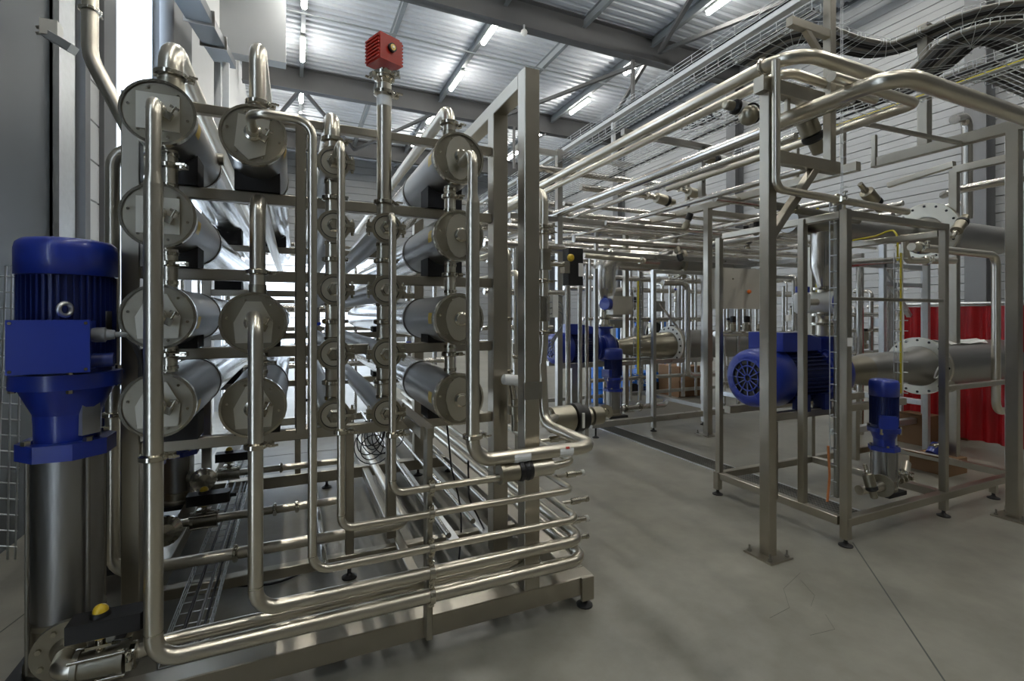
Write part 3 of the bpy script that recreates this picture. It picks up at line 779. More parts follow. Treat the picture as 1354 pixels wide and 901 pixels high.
# pressure transmitter between the portal posts
t = thing('transmitter', 'small pale grey transmitter between the two portal posts', 'sensor', tuple(at(680, 515, Y=2.6)))
c = at(676, 503, Y=2.62)
MB().lathe(c - V((.06, 0, -.01)), (1, 0, -.15), [(0, .012), (.01, .03), (.12, .034), (.13, .026), (.15, .02)], 18).build('housing', 'white_plastic', t)
MB().cyl(c, c + V((.02, 0, -.12)), .017, n=10).build('neck', 'clamp', t)
MB().lathe(c + V((.02, 0, -.3)), (0, 0, 1), [(0, .018), (.1, .018), (.1, .04), (.15, .04), (.15, .02), (.19, .02)], 14).build('seal', 'plate', t)
MB().tube([c + V((.07, 0, 0)), c + V((.10, 0, .06)), c + V((.06, .02, .2)), c + V((.05, .05, .5))], .004, .05, n=6).build('cable', 'cable_grey', t)
for i, (u, v0, v1) in enumerate(((672, 330, 560), (684, 360, 640))):
    p0 = at(u, v0, Y=3.3); p1 = at(u, v1, Y=3.3)
    pipe(['slim upright pipe seen between the portal posts, left one', 'slim upright pipe seen between the portal posts, right one'][i], [p1, p0, p0 + V((0, .3, 0)), p0 + V((0, 2, 0))], .022, clamps=[(p0.lerp(p1, .4), (0, 0, 1)), (p0.lerp(p1, .7), (0, 0, 1))])

# ================================================================== pumps
def vertical_pump(label, x, y, z0, H, hcol, hst, hmf, hcov, rc, rm, rf, box_dir=(0, -1), cable=None, group=None, detail=True):
    """multistage pump: heights above z0 of column top, stool top, fin start, cover start, total"""
    t = thing('vertical_pump', label, 'pump', (x, y, z0), group)
    b = MB().box(x - rc * 1.5, x + rc * 1.5, y - rc * 1.35, y + rc * 1.35, z0, z0 + .03).build('base_plate', 'black', t)
    MB().lathe((x, y, z0 + .03), (0, 0, 1), [(0, rc * 1.2), (.02, rc * 1.2), (.03, rc * 1.05), (hcol * .20, rc * 1.05), (hcol * .21, rc * 1.1), (hcol * .23, rc * 1.1)], 24).build('foot_chamber', 'plate', t)
    MB().cyl((x, y, z0 + hcol * .23), (x, y, z0 + hcol), rc, n=32).build('pump_sleeve', 'shell', t)
    for k in range(4):
        a = R(45 + 90 * k); q = (x + rc * 1.16 * math.cos(a), y + rc * 1.16 * math.sin(a))
        MB().cyl((*q, z0 + .05), (*q, z0 + hcol + .02), rc * .07, n=8).build('tie_rod', 'steel_dark', t)
    k = rc * 1.28
    hf = MB().prism([(k * (math.cos(a)) * 1.08, k * math.sin(a) * 1.08) for a in (R(22.5 + 45 * i) for i in range(8))], z0 + hcol, z0 + hcol + .065 * H / 1.763, lambda a, b_, c: (x + a, y + b_, c)).build('head_flange', 'blue', t)
    for i in range(4):
        a = R(45 + 90 * i); q = V((x + k * .92 * math.cos(a), y + k * .92 * math.sin(a), z0 + hcol + .065 * H / 1.763))
        MB().lathe(q, (0, 0, 1), [(0, .018 * H / 1.76), (.016, .018 * H / 1.76)], 6, smooth=False).build('nut', 'clamp', hf)
    h1 = z0 + hcol + .065 * H / 1.763
    st = MB().lathe((x, y, h1), (0, 0, 1), [(0, rc * .92), ((z0 + hst - h1) * .5, rc * .95), (z0 + hst - h1, rm * .98)], 24).build('motor_stool', 'blue', t)
    # coupling window in the stool with bright guard
    w = V((math.cos(R(-35)), math.sin(R(-35)), 0)); u = V((-w.y, w.x, 0))
    MB().obox(V((x, y, (h1 + z0 + hst) / 2)) + w * (rc * .95), w, u, (0, 0, 1), .02, rc * .62, (z0 + hst - h1) * .8).build('coupling_guard', 'galv', st)
    MB().lathe((x, y, z0 + hst), (0, 0, 1), [(0, rf * .9), (.0, rf), (hmf - hst, rf), (hmf - hst, rf * .9)], 32).build('motor_flange', 'blue', t)
    for i in range(4):
        a = R(20 + 90 * i); q = V((x + rf * .92 * math.cos(a), y + rf * .92 * math.sin(a), z0 + hst - .014))
        MB().lathe(q, (0, 0, 1), [(0, .012), (hmf - hst + .03, .012)], 6, smooth=False).build('flange_bolt', 'clamp', t)
    MB().cyl((x, y, z0 + hmf), (x, y, z0 + hcov), rm * .9, n=28).build('motor_body', 'blue_dark', t)
    fm = MB()
    for i in range(44):
        a = 2 * math.pi * i / 44; d = V((math.cos(a), math.sin(a), 0)); e = V((-d.y, d.x, 0))
        fm.obox(V((x, y, z0 + (hmf + .02 + hcov) / 2)) + d * rm * .93, d, e, (0, 0, 1), rm * .12, .004, hcov - hmf - .03)
    fm.build('cooling_fins', 'blue_dark', t)
    cv = H - hcov
    MB().smooth_lathe((x, y, z0 + hcov), (0, 0, 1), [(-.002, rm * .96), (0, rm * 1.03), (cv * .70, rm * 1.03), (cv * .86, rm * 1.0), (cv * .96, rm * .9), (cv, rm * .72), (cv, 0)], 36).build('fan_cover', 'blue', t)
    # terminal box
    d = V((*box_dir, 0)).normalized(); e = V((-d.y, d.x, 0))
    s = H / 1.763
    c = V((x, y, z0 + hmf + .115 * s)) + d * (rm * 1.02 + .02 * s)
    tb = MB().obox(c, e, d, (0, 0, 1), .225 * s, .11 * s, .19 * s).build('terminal_box', 'blue', t)
    MB().obox(c + d * .058 * s, e, d, (0, 0, 1), .235 * s, .012 * s, .20 * s).build('lid', 'blue', tb)
    for i in (-1, 1):
        for j in (-1, 1): MB().cyl(c + d * .062 * s + e * i * .106 * s + V((0, 0, j * .088 * s)), c + d * .068 * s + e * i * .106 * s + V((0, 0, j * .088 * s)), .006 * s, n=8).build('screw', 'clamp', tb)
    if detail:
        q = V((x, y, z0 + hmf + .255 * s)) + d * (rm * 1.03) + e * .03
        MB().torus(q + d * .012, e * .8 + d * .6, .024, .009, 16, 8).build('lifting_eye', 'galv', t)
        g = c + e * .108 * s + V((0, 0, .04 * s))
        MB().lathe(g, e, [(0, .026), (.02, .03), (.045, .03), (.05, .022), (.075, .018)], 12).build('cable_gland', 'cable_grey', t)
        g2 = c + e * .13 * s + V((0, 0, -.06 * s))
        MB().cyl(g2 - e * .04, g2 + e * .05, .028, n=12).build('blind_gland', 'blue_dark', t)
        MB().obox(V((x, y, z0 + hmf + .21 * s)) + (e * .9 + d * .45).normalized() * (rm * 1.02), e * .45 - d * .9, (0, 0, 1), (e * .9 + d * .45), .03, .08, .004).build('rating_plate', 'steel_dark', t)
    return t
PX, PY = -.855, 2.60
vertical_pump('tall blue-topped vertical pump with stainless sleeve at the far left foreground', PX, PY, .15, 1.763, .88, 1.16, 1.22, 1.616, .114, .158, .178, box_dir=(.10, -1))
# its power cable
pipe('grey power cable leaving the tall left pump and dropping behind the front pipe', [(-.66, 2.438, 1.525), (-.62, 2.45, 1.525), at(172, 449, Y=2.6), at(186, 470, Y=2.7), at(186, 510, Y=2.72), at(178, 540, Y=2.85), at(178, 640, Y=2.85)], .011, bend=.12, m='cable_grey', name='power_cable', cat='cable', n=8)
for i, (u, yv) in enumerate(((176, 3.66), (236, 4.63))):
    x = at(u, 600, Y=yv).x
    vertical_pump(['shorter blue vertical pump behind the tall left pump, nearer one', 'shorter blue vertical pump behind the left vessels, farther one'][i], x, yv, .1, 1.05, .40, .58, .62, .90, .105, .145, .165, box_dir=(.6, -.8), detail=False)
    t = thing('blind_flange', ['round domed steel flange beside the nearer short blue pump', 'round domed steel flange beside the farther short blue pump'][i], 'flange', (x + .2, yv - .12, .2))
    c = V((x + .19, yv - .16, .32))
    MB().lathe(c, (.3, -1, 0), [(0, .09), (.02, .09), (.03, .075), (.05, .05), (.055, .0)], 24).build('cover', 'clamp', t)
    bolts(t, c + V((.3, -1, 0)).normalized() * .02, (.3, -1, 0), .08, 6, .007)
    MB().cyl(c, c + V((-.1, .12, 0)), .05, n=12).build('neck', 'pipe', t)

# ------------------------------------------------------------------ suction flange, elbow and actuated valve at the foot of the tall pump
def actuated_valve(label, c, r=.045, L=.17, s=1.0, ax=V((1, 0, 0)), arm=0.0):
    """flanged ball valve in a horizontal line with a black quarter-turn actuator and a yellow position dome"""
    c = V(c); a, b, d = frame_of(ax); up = V((0, 0, 1))
    t = thing('actuated_valve', label, 'valve', tuple(c - up * r), 'valves with black actuators')
    bd = MB().lathe(c - d * L / 2, d, [(0, r * .8), (0, r * 1.22), (L * .12, r * 1.22), (L * .12, r * 1.05), (L * .88, r * 1.05), (L * .88, r * 1.22), (L, r * 1.22), (L, r * .8)], 20).build('valve_body', 'plate', t)
    for sd in (-1, 1):
        for k in range(4):
            an = R(45 + 90 * k); q = c + a * math.cos(an) * r * 1.28 + b * math.sin(an) * r * 1.28
            if sd == 1: MB().cyl(q - d * L * .55, q + d * L * .55, .007 * s, n=6).build('tie_bolt', 'clamp', bd)
    MB().cyl(c + up * r, c + up * (r + .055 * s), .018 * s, n=10).build('stem', 'clamp', t)
    MB().obox(c + up * (r + .03 * s), d, a, up, .09 * s, .06 * s, .012 * s).build('mount_plate', 'clamp', t)
    MB().obox(c + up * (r + .066 * s), d, a, up, .07 * s, .05 * s, .012 * s).build('mount_plate', 'clamp', t)
    MB().cyl(c + up * (r + .055 * s), c + up * (r + .075 * s), .024 * s, n=12).build('yellow_collar', 'yellow', t)
    z = r + .075 * s
    m = MB(); hx, hy = .135 * s, .052 * s
    poly = [(-hx, -hy), (hx * .9, -hy), (hx, -hy * .6), (hx, hy * .6), (hx * .9, hy), (-hx, hy)]
    q0 = c + up * z + d * .03 * s
    hb = m.prism(poly, 0, .075 * s, lambda x, y, zz: tuple(q0 + d * x - a * y + up * zz)).build('actuator', 'black', t)
    MB().cyl(q0 + d * hx + up * .037 * s, q0 + d * (hx + .04 * s) + up * .037 * s, .016 * s, n=10).build('end_plug', 'black', hb)
    dm = c + up * (z + .075 * s)
    MB().lathe(dm, up, [(0, .038 * s), (.018 * s, .034 * s)], 18).build('dome_ring', 'black', hb)
    MB().smooth_lathe(dm + up * .015 * s, up, [(0, .029 * s), (.012 * s, .028 * s), (.026 * s, .02 * s), (.034 * s, .0)], 16).build('position_dome', 'yellow', hb)
    return t
fc = at(86, 862, Y=2.36); zf = fc.z - .01
t = thing('suction_flange', 'round bolted flange with bright elbow at the foot of the tall pump', 'flange', (fc.x, 2.36, zf - .11))
d0 = V((.12, -1, 0)).normalized()
fo = MB().lathe(V((fc.x, 2.40, zf)), d0, [(0, .035), (0, .112), (.02, .112), (.02, .035)], 32, caps=False).build('flange_ring', 'plate', t)
bolts(fo, V((fc.x, 2.40, zf)) + d0 * .02, d0, .088, 8, .010, .012, ph=.3)
e0 = V((fc.x, 2.40, zf)); e1 = e0 + d0 * .15
xv0 = at(108, 872, Y=e1.y).x
MB().lathe(e0 + d0 * .02, d0, [(0, .055), (.02, .042), (.04, .034)], 20).build('neck', 'plate', t)
MB().tube([e0, e1, V((xv0 + .02, e1.y, zf))], .033, .085, n=18).build('elbow', 'pipe', t)
vc = V((at(133, 870, Y=e1.y).x, e1.y, zf))
actuated_valve('big valve with black actuator and yellow dome at the tall pump foot', vc + V((.0, 0, 0)), .046, .15, .85)
yM = e1.y + .05
pipe('bottom pipe running right from the big valve behind the thickest front pipe', [vc + V((.07, 0, 0)), V((vc.x + .2, yM, zf)), V((1.02, yM, .325)), V((1.12, yM + .05, .325))], .026, bend=.2, clamps=[(V((vc.x + .10, e1.y, zf)), (1, 0, 0), .032)])
MB().box(fc.x - .16, -.76, 2.36, 2.9, .05, .15).build('pump_plinth', 'steel_dark', sk)

# ------------------------------------------------------------------ pipes and valves on the floor inside the skid
xq = at(149, 400, Y=3.15).x; zq = at(149, 195, Y=3.15).z
pipe('pale upright pipe left of the skid post, hooked over at the top', [(xq + .5, 3.15, zq), (xq, 3.15, zq), (xq, 3.15, .26), (.66, 3.15, .26), (.66, 7, .26)], .032, bend=.10, clamps=[(at(149, 548, Y=3.15), (0, 0, 1)), ((-.3, 3.15, .26), (1, 0, 0))])
pipe('cross pipe on the skid floor carrying the nearer black actuator', [(-.75, 3.75, .26), (.28, 3.75, .26)], .027, clamps=[((-.12, 3.75, .26), (1, 0, 0)), ((.02, 3.75, .26), (1, 0, 0))])
pipe('cross pipe on the skid floor carrying the farther black actuator', [(-.75, 4.62, .3), (.5, 4.62, .3)], .027, clamps=[((-.1, 4.62, .3), (1, 0, 0))])
c = at(270, 692, Y=3.75); actuated_valve('valve with black actuator on the nearer cross pipe behind the left vessels', (c.x, 3.75, .26), .042, .15, .9)
c = at(303, 634, Y=4.62); actuated_valve('valve with black actuator on the farther cross pipe behind the left vessels', (c.x, 4.62, .3), .042, .15, .9)
pipe('hooked upright pipe end rising from the skid floor behind the second column', [(-.1, 4.4, .62), (.12, 4.4, .62), (.12, 4.4, 1.0)], .02, bend=.06, clamps=[((.12, 4.4, .9), (0, 0, 1))])
for i, (x, z) in enumerate(((.16, .12), (.9, .12), (1.1, .14), (1.24, .2))):
    pipe(f'long straight pipe lying along the skid floor, {["leftmost", "second", "third", "rightmost"][i]} of the four', [(x, 2.9 + .1 * i, z + .08), (x, 7.4, z + .08)], .018, m='pipe_far', group='long floor pipes')
for i, x in enumerate((.95, 1.18)):
    t = frame(['flat bright channel along the skid floor, left of two', 'flat bright channel along the skid floor, right of two'][i], [('channel', (x, 3.0, .14), (x, 7.4, .14), .07, .03)], name='floor_channel', m='galv', cat='channel', fz=0)
# wire cable tray along the left inner side
def wire_tray(label, p0, p1, w, h=.05, step=.1, r=.003, m='galv', cables=(), cross_obj=True):
    p0, p1 = V(p0), V(p1); a, b, d = frame_of(p1 - p0); L = (p1 - p0).length
    t = thing('wire_cable_tray', label, 'cable tray', tuple(p0))
    k = max(2, int(round(w / .06)))
    for i in range(k + 1):
        o = a * (-w / 2 + w * i / k)
        MB().cyl(p0 + o, p1 + o, r, n=6).build('long_wire', m, t)
    for s in (-1, 1):
        for q in (.5, 1.0): MB().cyl(p0 + a * s * w / 2 + b * h * q, p1 + a * s * w / 2 + b * h * q, r, n=6).build('side_wire', m, t)
    me = None; n = int(L / step)
    for i in range(n + 1):
        q = p0 + d * (i * step)
        if me is None:
            o = MB().tube([q - a * w / 2 + b * h, q - a * w / 2, q + a * w / 2, q + a * w / 2 + b * h], r, .004, n=5).build('cross_wire', m, t, origin=q); me = o.data
        else:
            o = bpy.data.objects.new('cross_wire', me); COL.objects.link(o); o.parent = t; o.location = q - V(t['_w']); o['_w'] = list(q)
    for off, rc, mc in cables:
        MB().tube([p0 + a * off + b * (rc + r), p1 + a * off + b * (rc + r)], rc, n=8).build('cable', mc, t)
    return t
wire_tray('low wire cable tray along the floor inside the left skid', (-.43, 2.42, .15), (-.43, 7.2, .15), .16, .05, .1, .003, cables=((-.03, .008, 'cable_black'), (.02, .006, 'cable_grey'), (.05, .006, 'cable_black')))
# loose looping cables on the skid floor
pipe('loose black cable curving over the skid floor below the left vessels', [(-.4, 3.3, .02), (-.1, 3.2, .012), (.15, 3.35, .012), (.2, 3.6, .012)], .007, bend=.2, m='cable_black', name='loose_cable', cat='cable', n=6)
pipe('loose black cable drooping from the right-hand vessels to the floor', [at(590, 552, Y=3.0), at(597, 620, Y=3.1), at(612, 680, Y=3.2), at(606, 750, Y=3.0)], .006, bend=.3, m='cable_black', name='loose_cable', cat='cable', n=6)
pipe('second loose black cable hanging beside the big corner pipe', [at(619, 610, Y=2.9), at(620, 660, Y=3.0), at(640, 700, Y=3.1)], .006, bend=.3, m='cable_black', name='loose_cable', cat='cable', n=6)
tg = thing('cable_tangle', 'tangled bundle of thin black cables behind the lowest small housings', 'cable', tuple(at(510, 600, Y=3.6)))
for k in range(9):
    c = at(500 + random.uniform(-14, 16), 582 + random.uniform(-12, 20), Y=3.6); rr = random.uniform(.06, .13)
    MB().torus(c, (random.uniform(-1, 1), 1, random.uniform(-.6, .6)), rr, .004, 22, 5).build('cable_loop', 'cable_black', tg)
t = thing('cardboard_box', 'brown cardboard box on the floor behind the tall left pump', 'box', (-1.32, 4.0, 0))
MB().box(-1.5, -1.12, 4.3, 4.7, 0, .62).build('carton', 'cardboard', t); MB().box(-1.5, -1.12, 4.29, 4.31, .6, .8).build('flap', 'cardboard', t)

# ================================================================== RIGHT SIDE: bridge posts and skid A
r1 = frame('thick steel post with bolted floor plate standing alone right of centre', [('post', (2.89, 2.275, .012), (2.89, 2.275, 3.08), .075), ('cross_arm', (2.93, 2.275, 2.67), (3.60, 2.275, 2.67), .06, .085),
           ('brace', (2.90, 2.275, 2.12), (3.36, 2.275, 2.64), .055), ('upper_post', (3.525, 2.275, 2.71), (3.525, 2.275, 4.0), .06), ('head_beam', (2.80, 2.275, 3.13), (3.42, 2.275, 3.13), .075, .10), ('bracket_arm', (3.5, 2.275, 3.62), (3.10, 2.275, 3.62), .05, .06), ('bracket_strut', (3.5, 2.275, 3.40), (3.26, 2.275, 3.60), .04)], name='bridge_post', cat='post')
def base_plate(parent, x, y, s=.105):
    MB().box(x - s, x + s, y - s, y + s, 0, .012).build('base_plate', 'frame', parent)
    for i in (-1, 1):
        for j in (-1, 1):
            MB().lathe((x + i * s * .75, y + j * s * .75, .012), (0, 0, 1), [(0, .014), (.012, .014), (.012, .007), (.045, .007)], 8).build('anchor_bolt', 'steel_dark', parent)
base_plate(r1, 2.89, 2.275)
r2 = frame('thick steel post with bolted plate at the right edge of the picture', [('post', (5.20, 1.9, .012), (5.20, 1.9, 3.06), .08), ('head_beam', (5.20, 1.5, 3.10), (5.20, 2.93, 3.10), .075, .09), ('upper_post', (5.20, 2.5, 3.14), (5.20, 2.5, 4.23), .08), ('hanger', (5.17, 2.9, 3.06), (5.17, 2.9, 3.36), .04)], name='bridge_post', cat='post')
base_plate(r2, 5.20, 1.9)
r0 = frame('steel bridge post with floor plate left of the control cabinet', [('post', (5.09, 4.92, .012), (5.09, 4.92, 3.06), .085), ('head_beam', (5.09, 3.0, 3.08), (5.09, 8.6, 3.08), .075, .09), ('upper_post', (5.05, 5.25, 3.12), (5.05, 5.25, 3.55), .05), ('post', (5.09, 6.7, .012), (5.09, 6.7, 3.04), .075), ('cross_beam', (5.13, 4.95, 3.0), (9.5, 4.95, 3.0), .07, .07), ('cross_beam', (5.13, 6.7, 3.0), (9.5, 6.7, 3.0), .07, .07),
            ('upper_post', (5.09, 3.65, 3.12), (5.09, 3.65, 3.52), .045), ('upper_post', (5.09, 3.15, 3.12), (5.09, 3.15, 3.52), .045)], name='bridge_post', cat='post')
base_plate(r0, 5.09, 4.92, .12); base_plate(r0, 5.09, 6.7, .1)

skA = frame('steel pump skid on levelling feet in the right foreground', [
    ('base_beam', (3.49, 2.15, .17), (6.0, 2.15, .17), .06), ('base_rail', (3.49, 2.18, .17), (3.49, 3.24, .17), .06), ('base_beam', (3.52, 3.24, .17), (5.9, 3.24, .17), .06), ('base_rail', (4.74, 2.18, .17), (4.74, 3.21, .17), .06), ('base_rail', (5.9, 2.18, .17), (5.9, 3.21, .17), .06),
    ('corner_post', (3.505, 2.15, .05), (3.505, 2.15, 2.34), .055), ('post', (3.49, 2.455, .2), (3.49, 2.455, 2.32), .05), ('post', (4.74, 2.15, .05), (4.74, 2.15, 2.29), .05), ('leg', (3.47, 3.24, .05), (3.47, 3.24, .2), .055), ('leg', (5.6, 2.18, .05), (5.6, 2.18, .14), .05),
    ('top_rail', (3.505, 2.18, 2.31), (3.505, 3.2, 2.31), .05), ('top_rail', (3.53, 2.15, 2.31), (4.77, 2.15, 2.31), .05), ('top_rail', (4.74, 2.18, 2.26), (4.74, 3.21, 2.26), .05), ('post', (4.74, 3.24, .2), (4.74, 3.24, 2.26), .05), ('post', (3.49, 3.24, .2), (3.49, 3.24, 2.3), .05),
    ('pump_beam', (3.3, 2.62, .82), (5.1, 2.62, .82), .06), ('pump_beam', (3.3, 2.98, .82), (5.1, 2.98, .82), .06), ('pump_leg', (3.34, 2.62, .2), (3.34, 2.62, .79), .09), ('pump_leg', (5.0, 2.98, .2), (5.0, 2.98, .79), .06), ('side_rail', (4.77, 2.15, 1.02), (5.7, 2.15, 1.02), .04), ('side_rail', (3.53, 2.15, 1.72), (4.72, 2.15, 1.72), .024)],
    [(3.505, 2.15), (3.47, 3.24), (4.74, 2.15), (5.6, 2.18)], name='pump_skid', cat='frame', m='frame', fz=.05)

# pump base: horizontal motor pumps (axis along X)
def horizontal_pump(label, x0, y, z, r, L, s=1.0, tb=True):
    """fan cover at x0, motor body, coupling, volute with suction to +X and discharge upward"""
    t = thing('motor_pump', label, 'pump', (x0 + L / 2, y, z - r), 'horizontal blue motor pumps')
    fc = MB().smooth_lathe((x0, y, z), (1, 0, 0), [(0, r * .62), (.0, r * .78), (.02 * s, r * .93), (.06 * s, r * 1.0), (L * .26, r * 1.04), (L * .27, r * .98)], 36).build('fan_cover', 'blue', t)
    MB().cyl((x0 + .012, y, z), (x0 + .02, y, z), r * .72, n=28).build('grille_back', 'black', fc)
    for k in range(12):
        a = math.pi * 2 * k / 12; d = V((0, math.cos(a), math.sin(a)))
        MB().bar(V((x0 + .004, y, z)) + d * r * .12, V((x0 + .004, y, z)) + d * r * .78, .010 * s, .006).build('grille_bar', 'blue', fc)
    for q in (.12, .42, .62): MB().torus((x0 + .004, y, z), (1, 0, 0), r * q, .006 * s, 28, 6).build('grille_ring', 'blue', fc)
    MB().cyl((x0 + L * .27, y, z), (x0 + L * .68, y, z), r * .88, n=32).build('motor_body', 'blue_dark', t)
    fm = MB()
    for i in range(40):
        a = 2 * math.pi * i / 40; d = V((0, math.cos(a), math.sin(a))); e = V((0, -d.z, d.y))
        fm.obox(V((x0 + L * .475, y, z)) + d * r * .93, d, e, (1, 0, 0), r * .12, .006, L * .38)
    fm.build('cooling_fins', 'blue_dark', t)
    MB().lathe((x0 + L * .68, y, z), (1, 0, 0), [(0, r * .98), (L * .03, r * .98), (L * .05, r * .6), (L * .13, r * .45), (L * .14, r * .8), (L * .17, r * .8)], 28).build('coupling_bracket', 'blue', t)
    xv = x0 + L * .93
    MB().smooth_lathe((xv - .1 * s, y, z), (1, 0, 0), [(-.02 * s, r * .5), (0, r * .85), (.04 * s, r * .98), (.12 * s, r * .98), (.18 * s, r * .8), (.22 * s, r * .5), (.27 * s, r * .48)], 30).build('volute', 'blue', t)
    nk = MB().lathe((xv - .03 * s, y, z + r * .75), (0, 0, 1), [(0, r * .42), (r * .5, r * .36), (r * .5, r * .58), (r * .62, r * .58)], 24).build('discharge_neck', 'blue', t)
    bolts(nk, (xv - .03 * s, y, z + r * 1.37), (0, 0, 1), r * .5, 8, .011 * s)
    for i in (.36, .6):
        for sd in (-1, 1): MB().box(x0 + L * i - .04, x0 + L * i + .04, y + sd * r * .8 - .05, y + sd * r * .8 + .05, z - r * 1.1, z - r * .55).build('mount_foot', 'blue_dark', t)
    if tb:
        b = MB().prism([(-.24 * s, 0), (.22 * s, 0), (.22 * s, .10 * s), (-.05 * s, .15 * s), (-.24 * s, .15 * s)], y - .16 * s, y + .16 * s, lambda a, c, q: (x0 + L * .42 + a, q, z + r * .92 + c)).build('terminal_box', 'blue', t)
    MB().torus((x0 + L * .66, y - r * .75, z + r * .75), (1, 0, 0), .035 * s, .011 * s, 16, 8).build('lifting_eye', 'blue', t)
    return t, xv
pa = at(988, 495, Y=2.80)
pumpA, xvA = horizontal_pump('large blue horizontal motor pump behind the lone thick post', pa.x, 2.80, 1.10, .235, 1.06, 1.0)

# suction train of pump A: cone, big bolted flange, horizontal vessel
zA = 1.10
t = thing('suction_vessel', 'horizontal steel vessel with large bolted flange behind the small vertical pump', 'vessel', (4.9, 2.8, zA - .28))
MB().smooth_lathe((xvA + .15, 2.8, zA), (1, 0, 0), [(0, .10), (.12, .105), (.34, .14), (.36, .14)], 28).build('reducer_cone', 'plate', t)
MB().lathe((xvA + .13, 2.8, zA), (1, 0, 0), [(0, .09), (0, .14), (.02, .14), (.02, .09)], 28, caps=False).build('inlet_flange', 'clamp', t)
xf = at(1213, 490, Y=2.8).x
MB().smooth_lathe((xvA + .49, 2.8, zA), (1, 0, 0), [(0, .14), (.06, .15), (xf - xvA - .66, .16), (xf - xvA - .56, .19), (xf - xvA - .49, .20)], 32).build('dished_end', 'shell', t)
fo = MB().lathe((xf, 2.8, zA), (1, 0, 0), [(0, .19), (0, .285), (.03, .285), (.03, .19)], 40, caps=False).build('flange_ring', 'plate_light', t)
bolts(fo, (xf - .0, 2.8, zA), (-1, 0, 0), .258, 16, .013, .004, 'black', name='bolt_hole')
MB().lathe((xf + .035, 2.8, zA), (1, 0, 0), [(0, .2), (0, .275), (.03, .275), (.03, .235)], 40, caps=False).build('flange_ring', 'frame', t)
MB().cyl((xf + .06, 2.8, zA), (xf + 1.6, 2.8, zA), .235, n=36).build('vessel_shell', 'shell', t)
MB().lathe((xf + .1, 2.62, zA - .16), (-1, -.6, 0), [(0, .05), (.2, .05), (.22, .06), (.24, .0)], 18).build('drain_nozzle', 'plate', t)
MB().tube([(xf - .02, 2.56, zA + .1), (xf - .14, 2.58, zA - .02), (xf - .1, 2.62, zA - .14), (xf - .04, 2.55, zA + .02), (xf - .02, 2.54, zA + .2)], .007, .1, n=6).build('white_cable', 'white_plastic', t)
t = thing('paper_sheet', 'white folded sheet lying on top of the horizontal steel vessel', 'sheet', (xf + .7, 2.7, zA + .2))
sv = []
for i in range(7):
    for j in range(5):
        a = R(60 + 13 * i); x = xf + .35 + .18 * j + (.05 * i if j > 2 else 0)
        sv.append((x, 2.8 - .244 * math.cos(a) * -1 * -1, zA + .244 * math.sin(a) + .012 * ((i + j) % 2)))
m = MB(); fs = [(i * 5 + j, i * 5 + j + 1, i * 5 + j + 6, i * 5 + j + 5) for i in range(6) for j in range(4)]
m.add(sv, fs).build('sheet', 'sticker', t)

# upper flanged line over skid A
zU = 2.49; yU = 2.95
t = thing('flanged_header', 'thick horizontal header pipe with bolted flange above the right skid', 'pipe', (4.9, yU, zU - .2))
xu = at(1222, 310, Y=yU).x
MB().tube([(4.0, yU, zU - .05), (xu - .3, yU, zU - .05)], .10, n=28).build('header_tube', 'shell', t)
MB().smooth_lathe((xu - .32, yU, zU - .04), (1, 0, 0), [(0, .10), (.12, .11), (.2, .15), (.28, .185), (.33, .195)], 32).build('dished_end', 'shell', t)
fo = MB().lathe((xu, yU, zU), (1, 0, 0), [(0, .165), (0, .31), (.03, .31), (.03, .165)], 40, caps=False).build('flange_ring', 'plate_light', t)
bolts(fo, (xu, yU, zU), (-1, 0, 0), .275, 16, .013, .004, 'black', name='bolt_hole')
MB().lathe((xu + .03, yU, zU), (1, 0, 0), [(0, .1), (0, .31), (.03, .31), (.03, .1)], 40, caps=False).build('flange_ring', 'frame', t)
MB().cyl((xu + .06, yU, zU), (xu + 1.5, yU, zU), .165, n=32).build('header_tube', 'shell', t)
# discharge stack of pump A: neck, valve, flow meter with blue caps, reducer up to header
xs = xvA - .03
t = thing('flow_meter', 'white flow meter with round blue caps above the large blue pump', 'flow meter', (xs, 2.8, 1.62))
MB().cyl((xs, 2.8, 1.425), (xs, 2.8, 1.52), .065, n=20).build('lower_spool', 'pipe', t)
for z in (1.52, 1.60): MB().lathe((xs, 2.8, z), (0, 0, 1), [(0, .06), (0, .11), (.02, .11), (.02, .06)], 24, caps=False).build('flange_ring', 'clamp', t)
MB().lathe((xs, 2.8, 1.54), (0, 0, 1), [(0, .06), (.03, .05), (.06, .06)], 20).build('spool', 'pipe', t)
mb_ = MB().cyl((xs - .02, 2.66, 1.72), (xs - .02, 2.94, 1.72), .095, n=24).build('meter_body', 'white_plastic', t)
MB().lathe((xs - .02, 2.66, 1.72), (0, -1, 0), [(0, .1), (.03, .1), (.045, .085), (.05, .0)], 24).build('blue_cap', 'blue', mb_)
MB().cyl((xs, 2.8, 1.62), (xs, 2.8, 1.83), .06, n=18).build('neck', 'pipe', t)
sb = MB().lathe((xs - .30, 2.8, 1.62), (0, 0, 1), [(0, .04), (.02, .06), (.16, .065), (.18, .05)], 18).build('side_body', 'white_plastic', t)
for q in (-.04, .05): MB().cyl((xs - .30 + q, 2.8, 1.80), (xs - .30 + q, 2.8, 1.85), .03, n=12).build('blue_plug', 'blue', sb)
MB().cyl((xs - .26, 2.8, 1.72), (xs - .1, 2.8, 1.72), .03, n=10).build('link_pipe', 'pipe', t)
t = thing('discharge_reducer', 'bright widening vertical pipe rising from the flow meter to the header', 'pipe', (xs, 2.85, 1.83))
MB().smooth_lathe((xs, 2.8, 1.83), (0, 0, 1), [(0, .06), (.04, .062), (.20, .11), (.24, .112), (.5, .112)], 24).build('reducer', 'pipe_far', t)
MB().lathe((xs, 2.8, 1.83), (0, 0, 1), [(0, .06), (0, .1), (.02, .1), (.02, .06)], 24, caps=False).build('flange_ring', 'clamp', t)

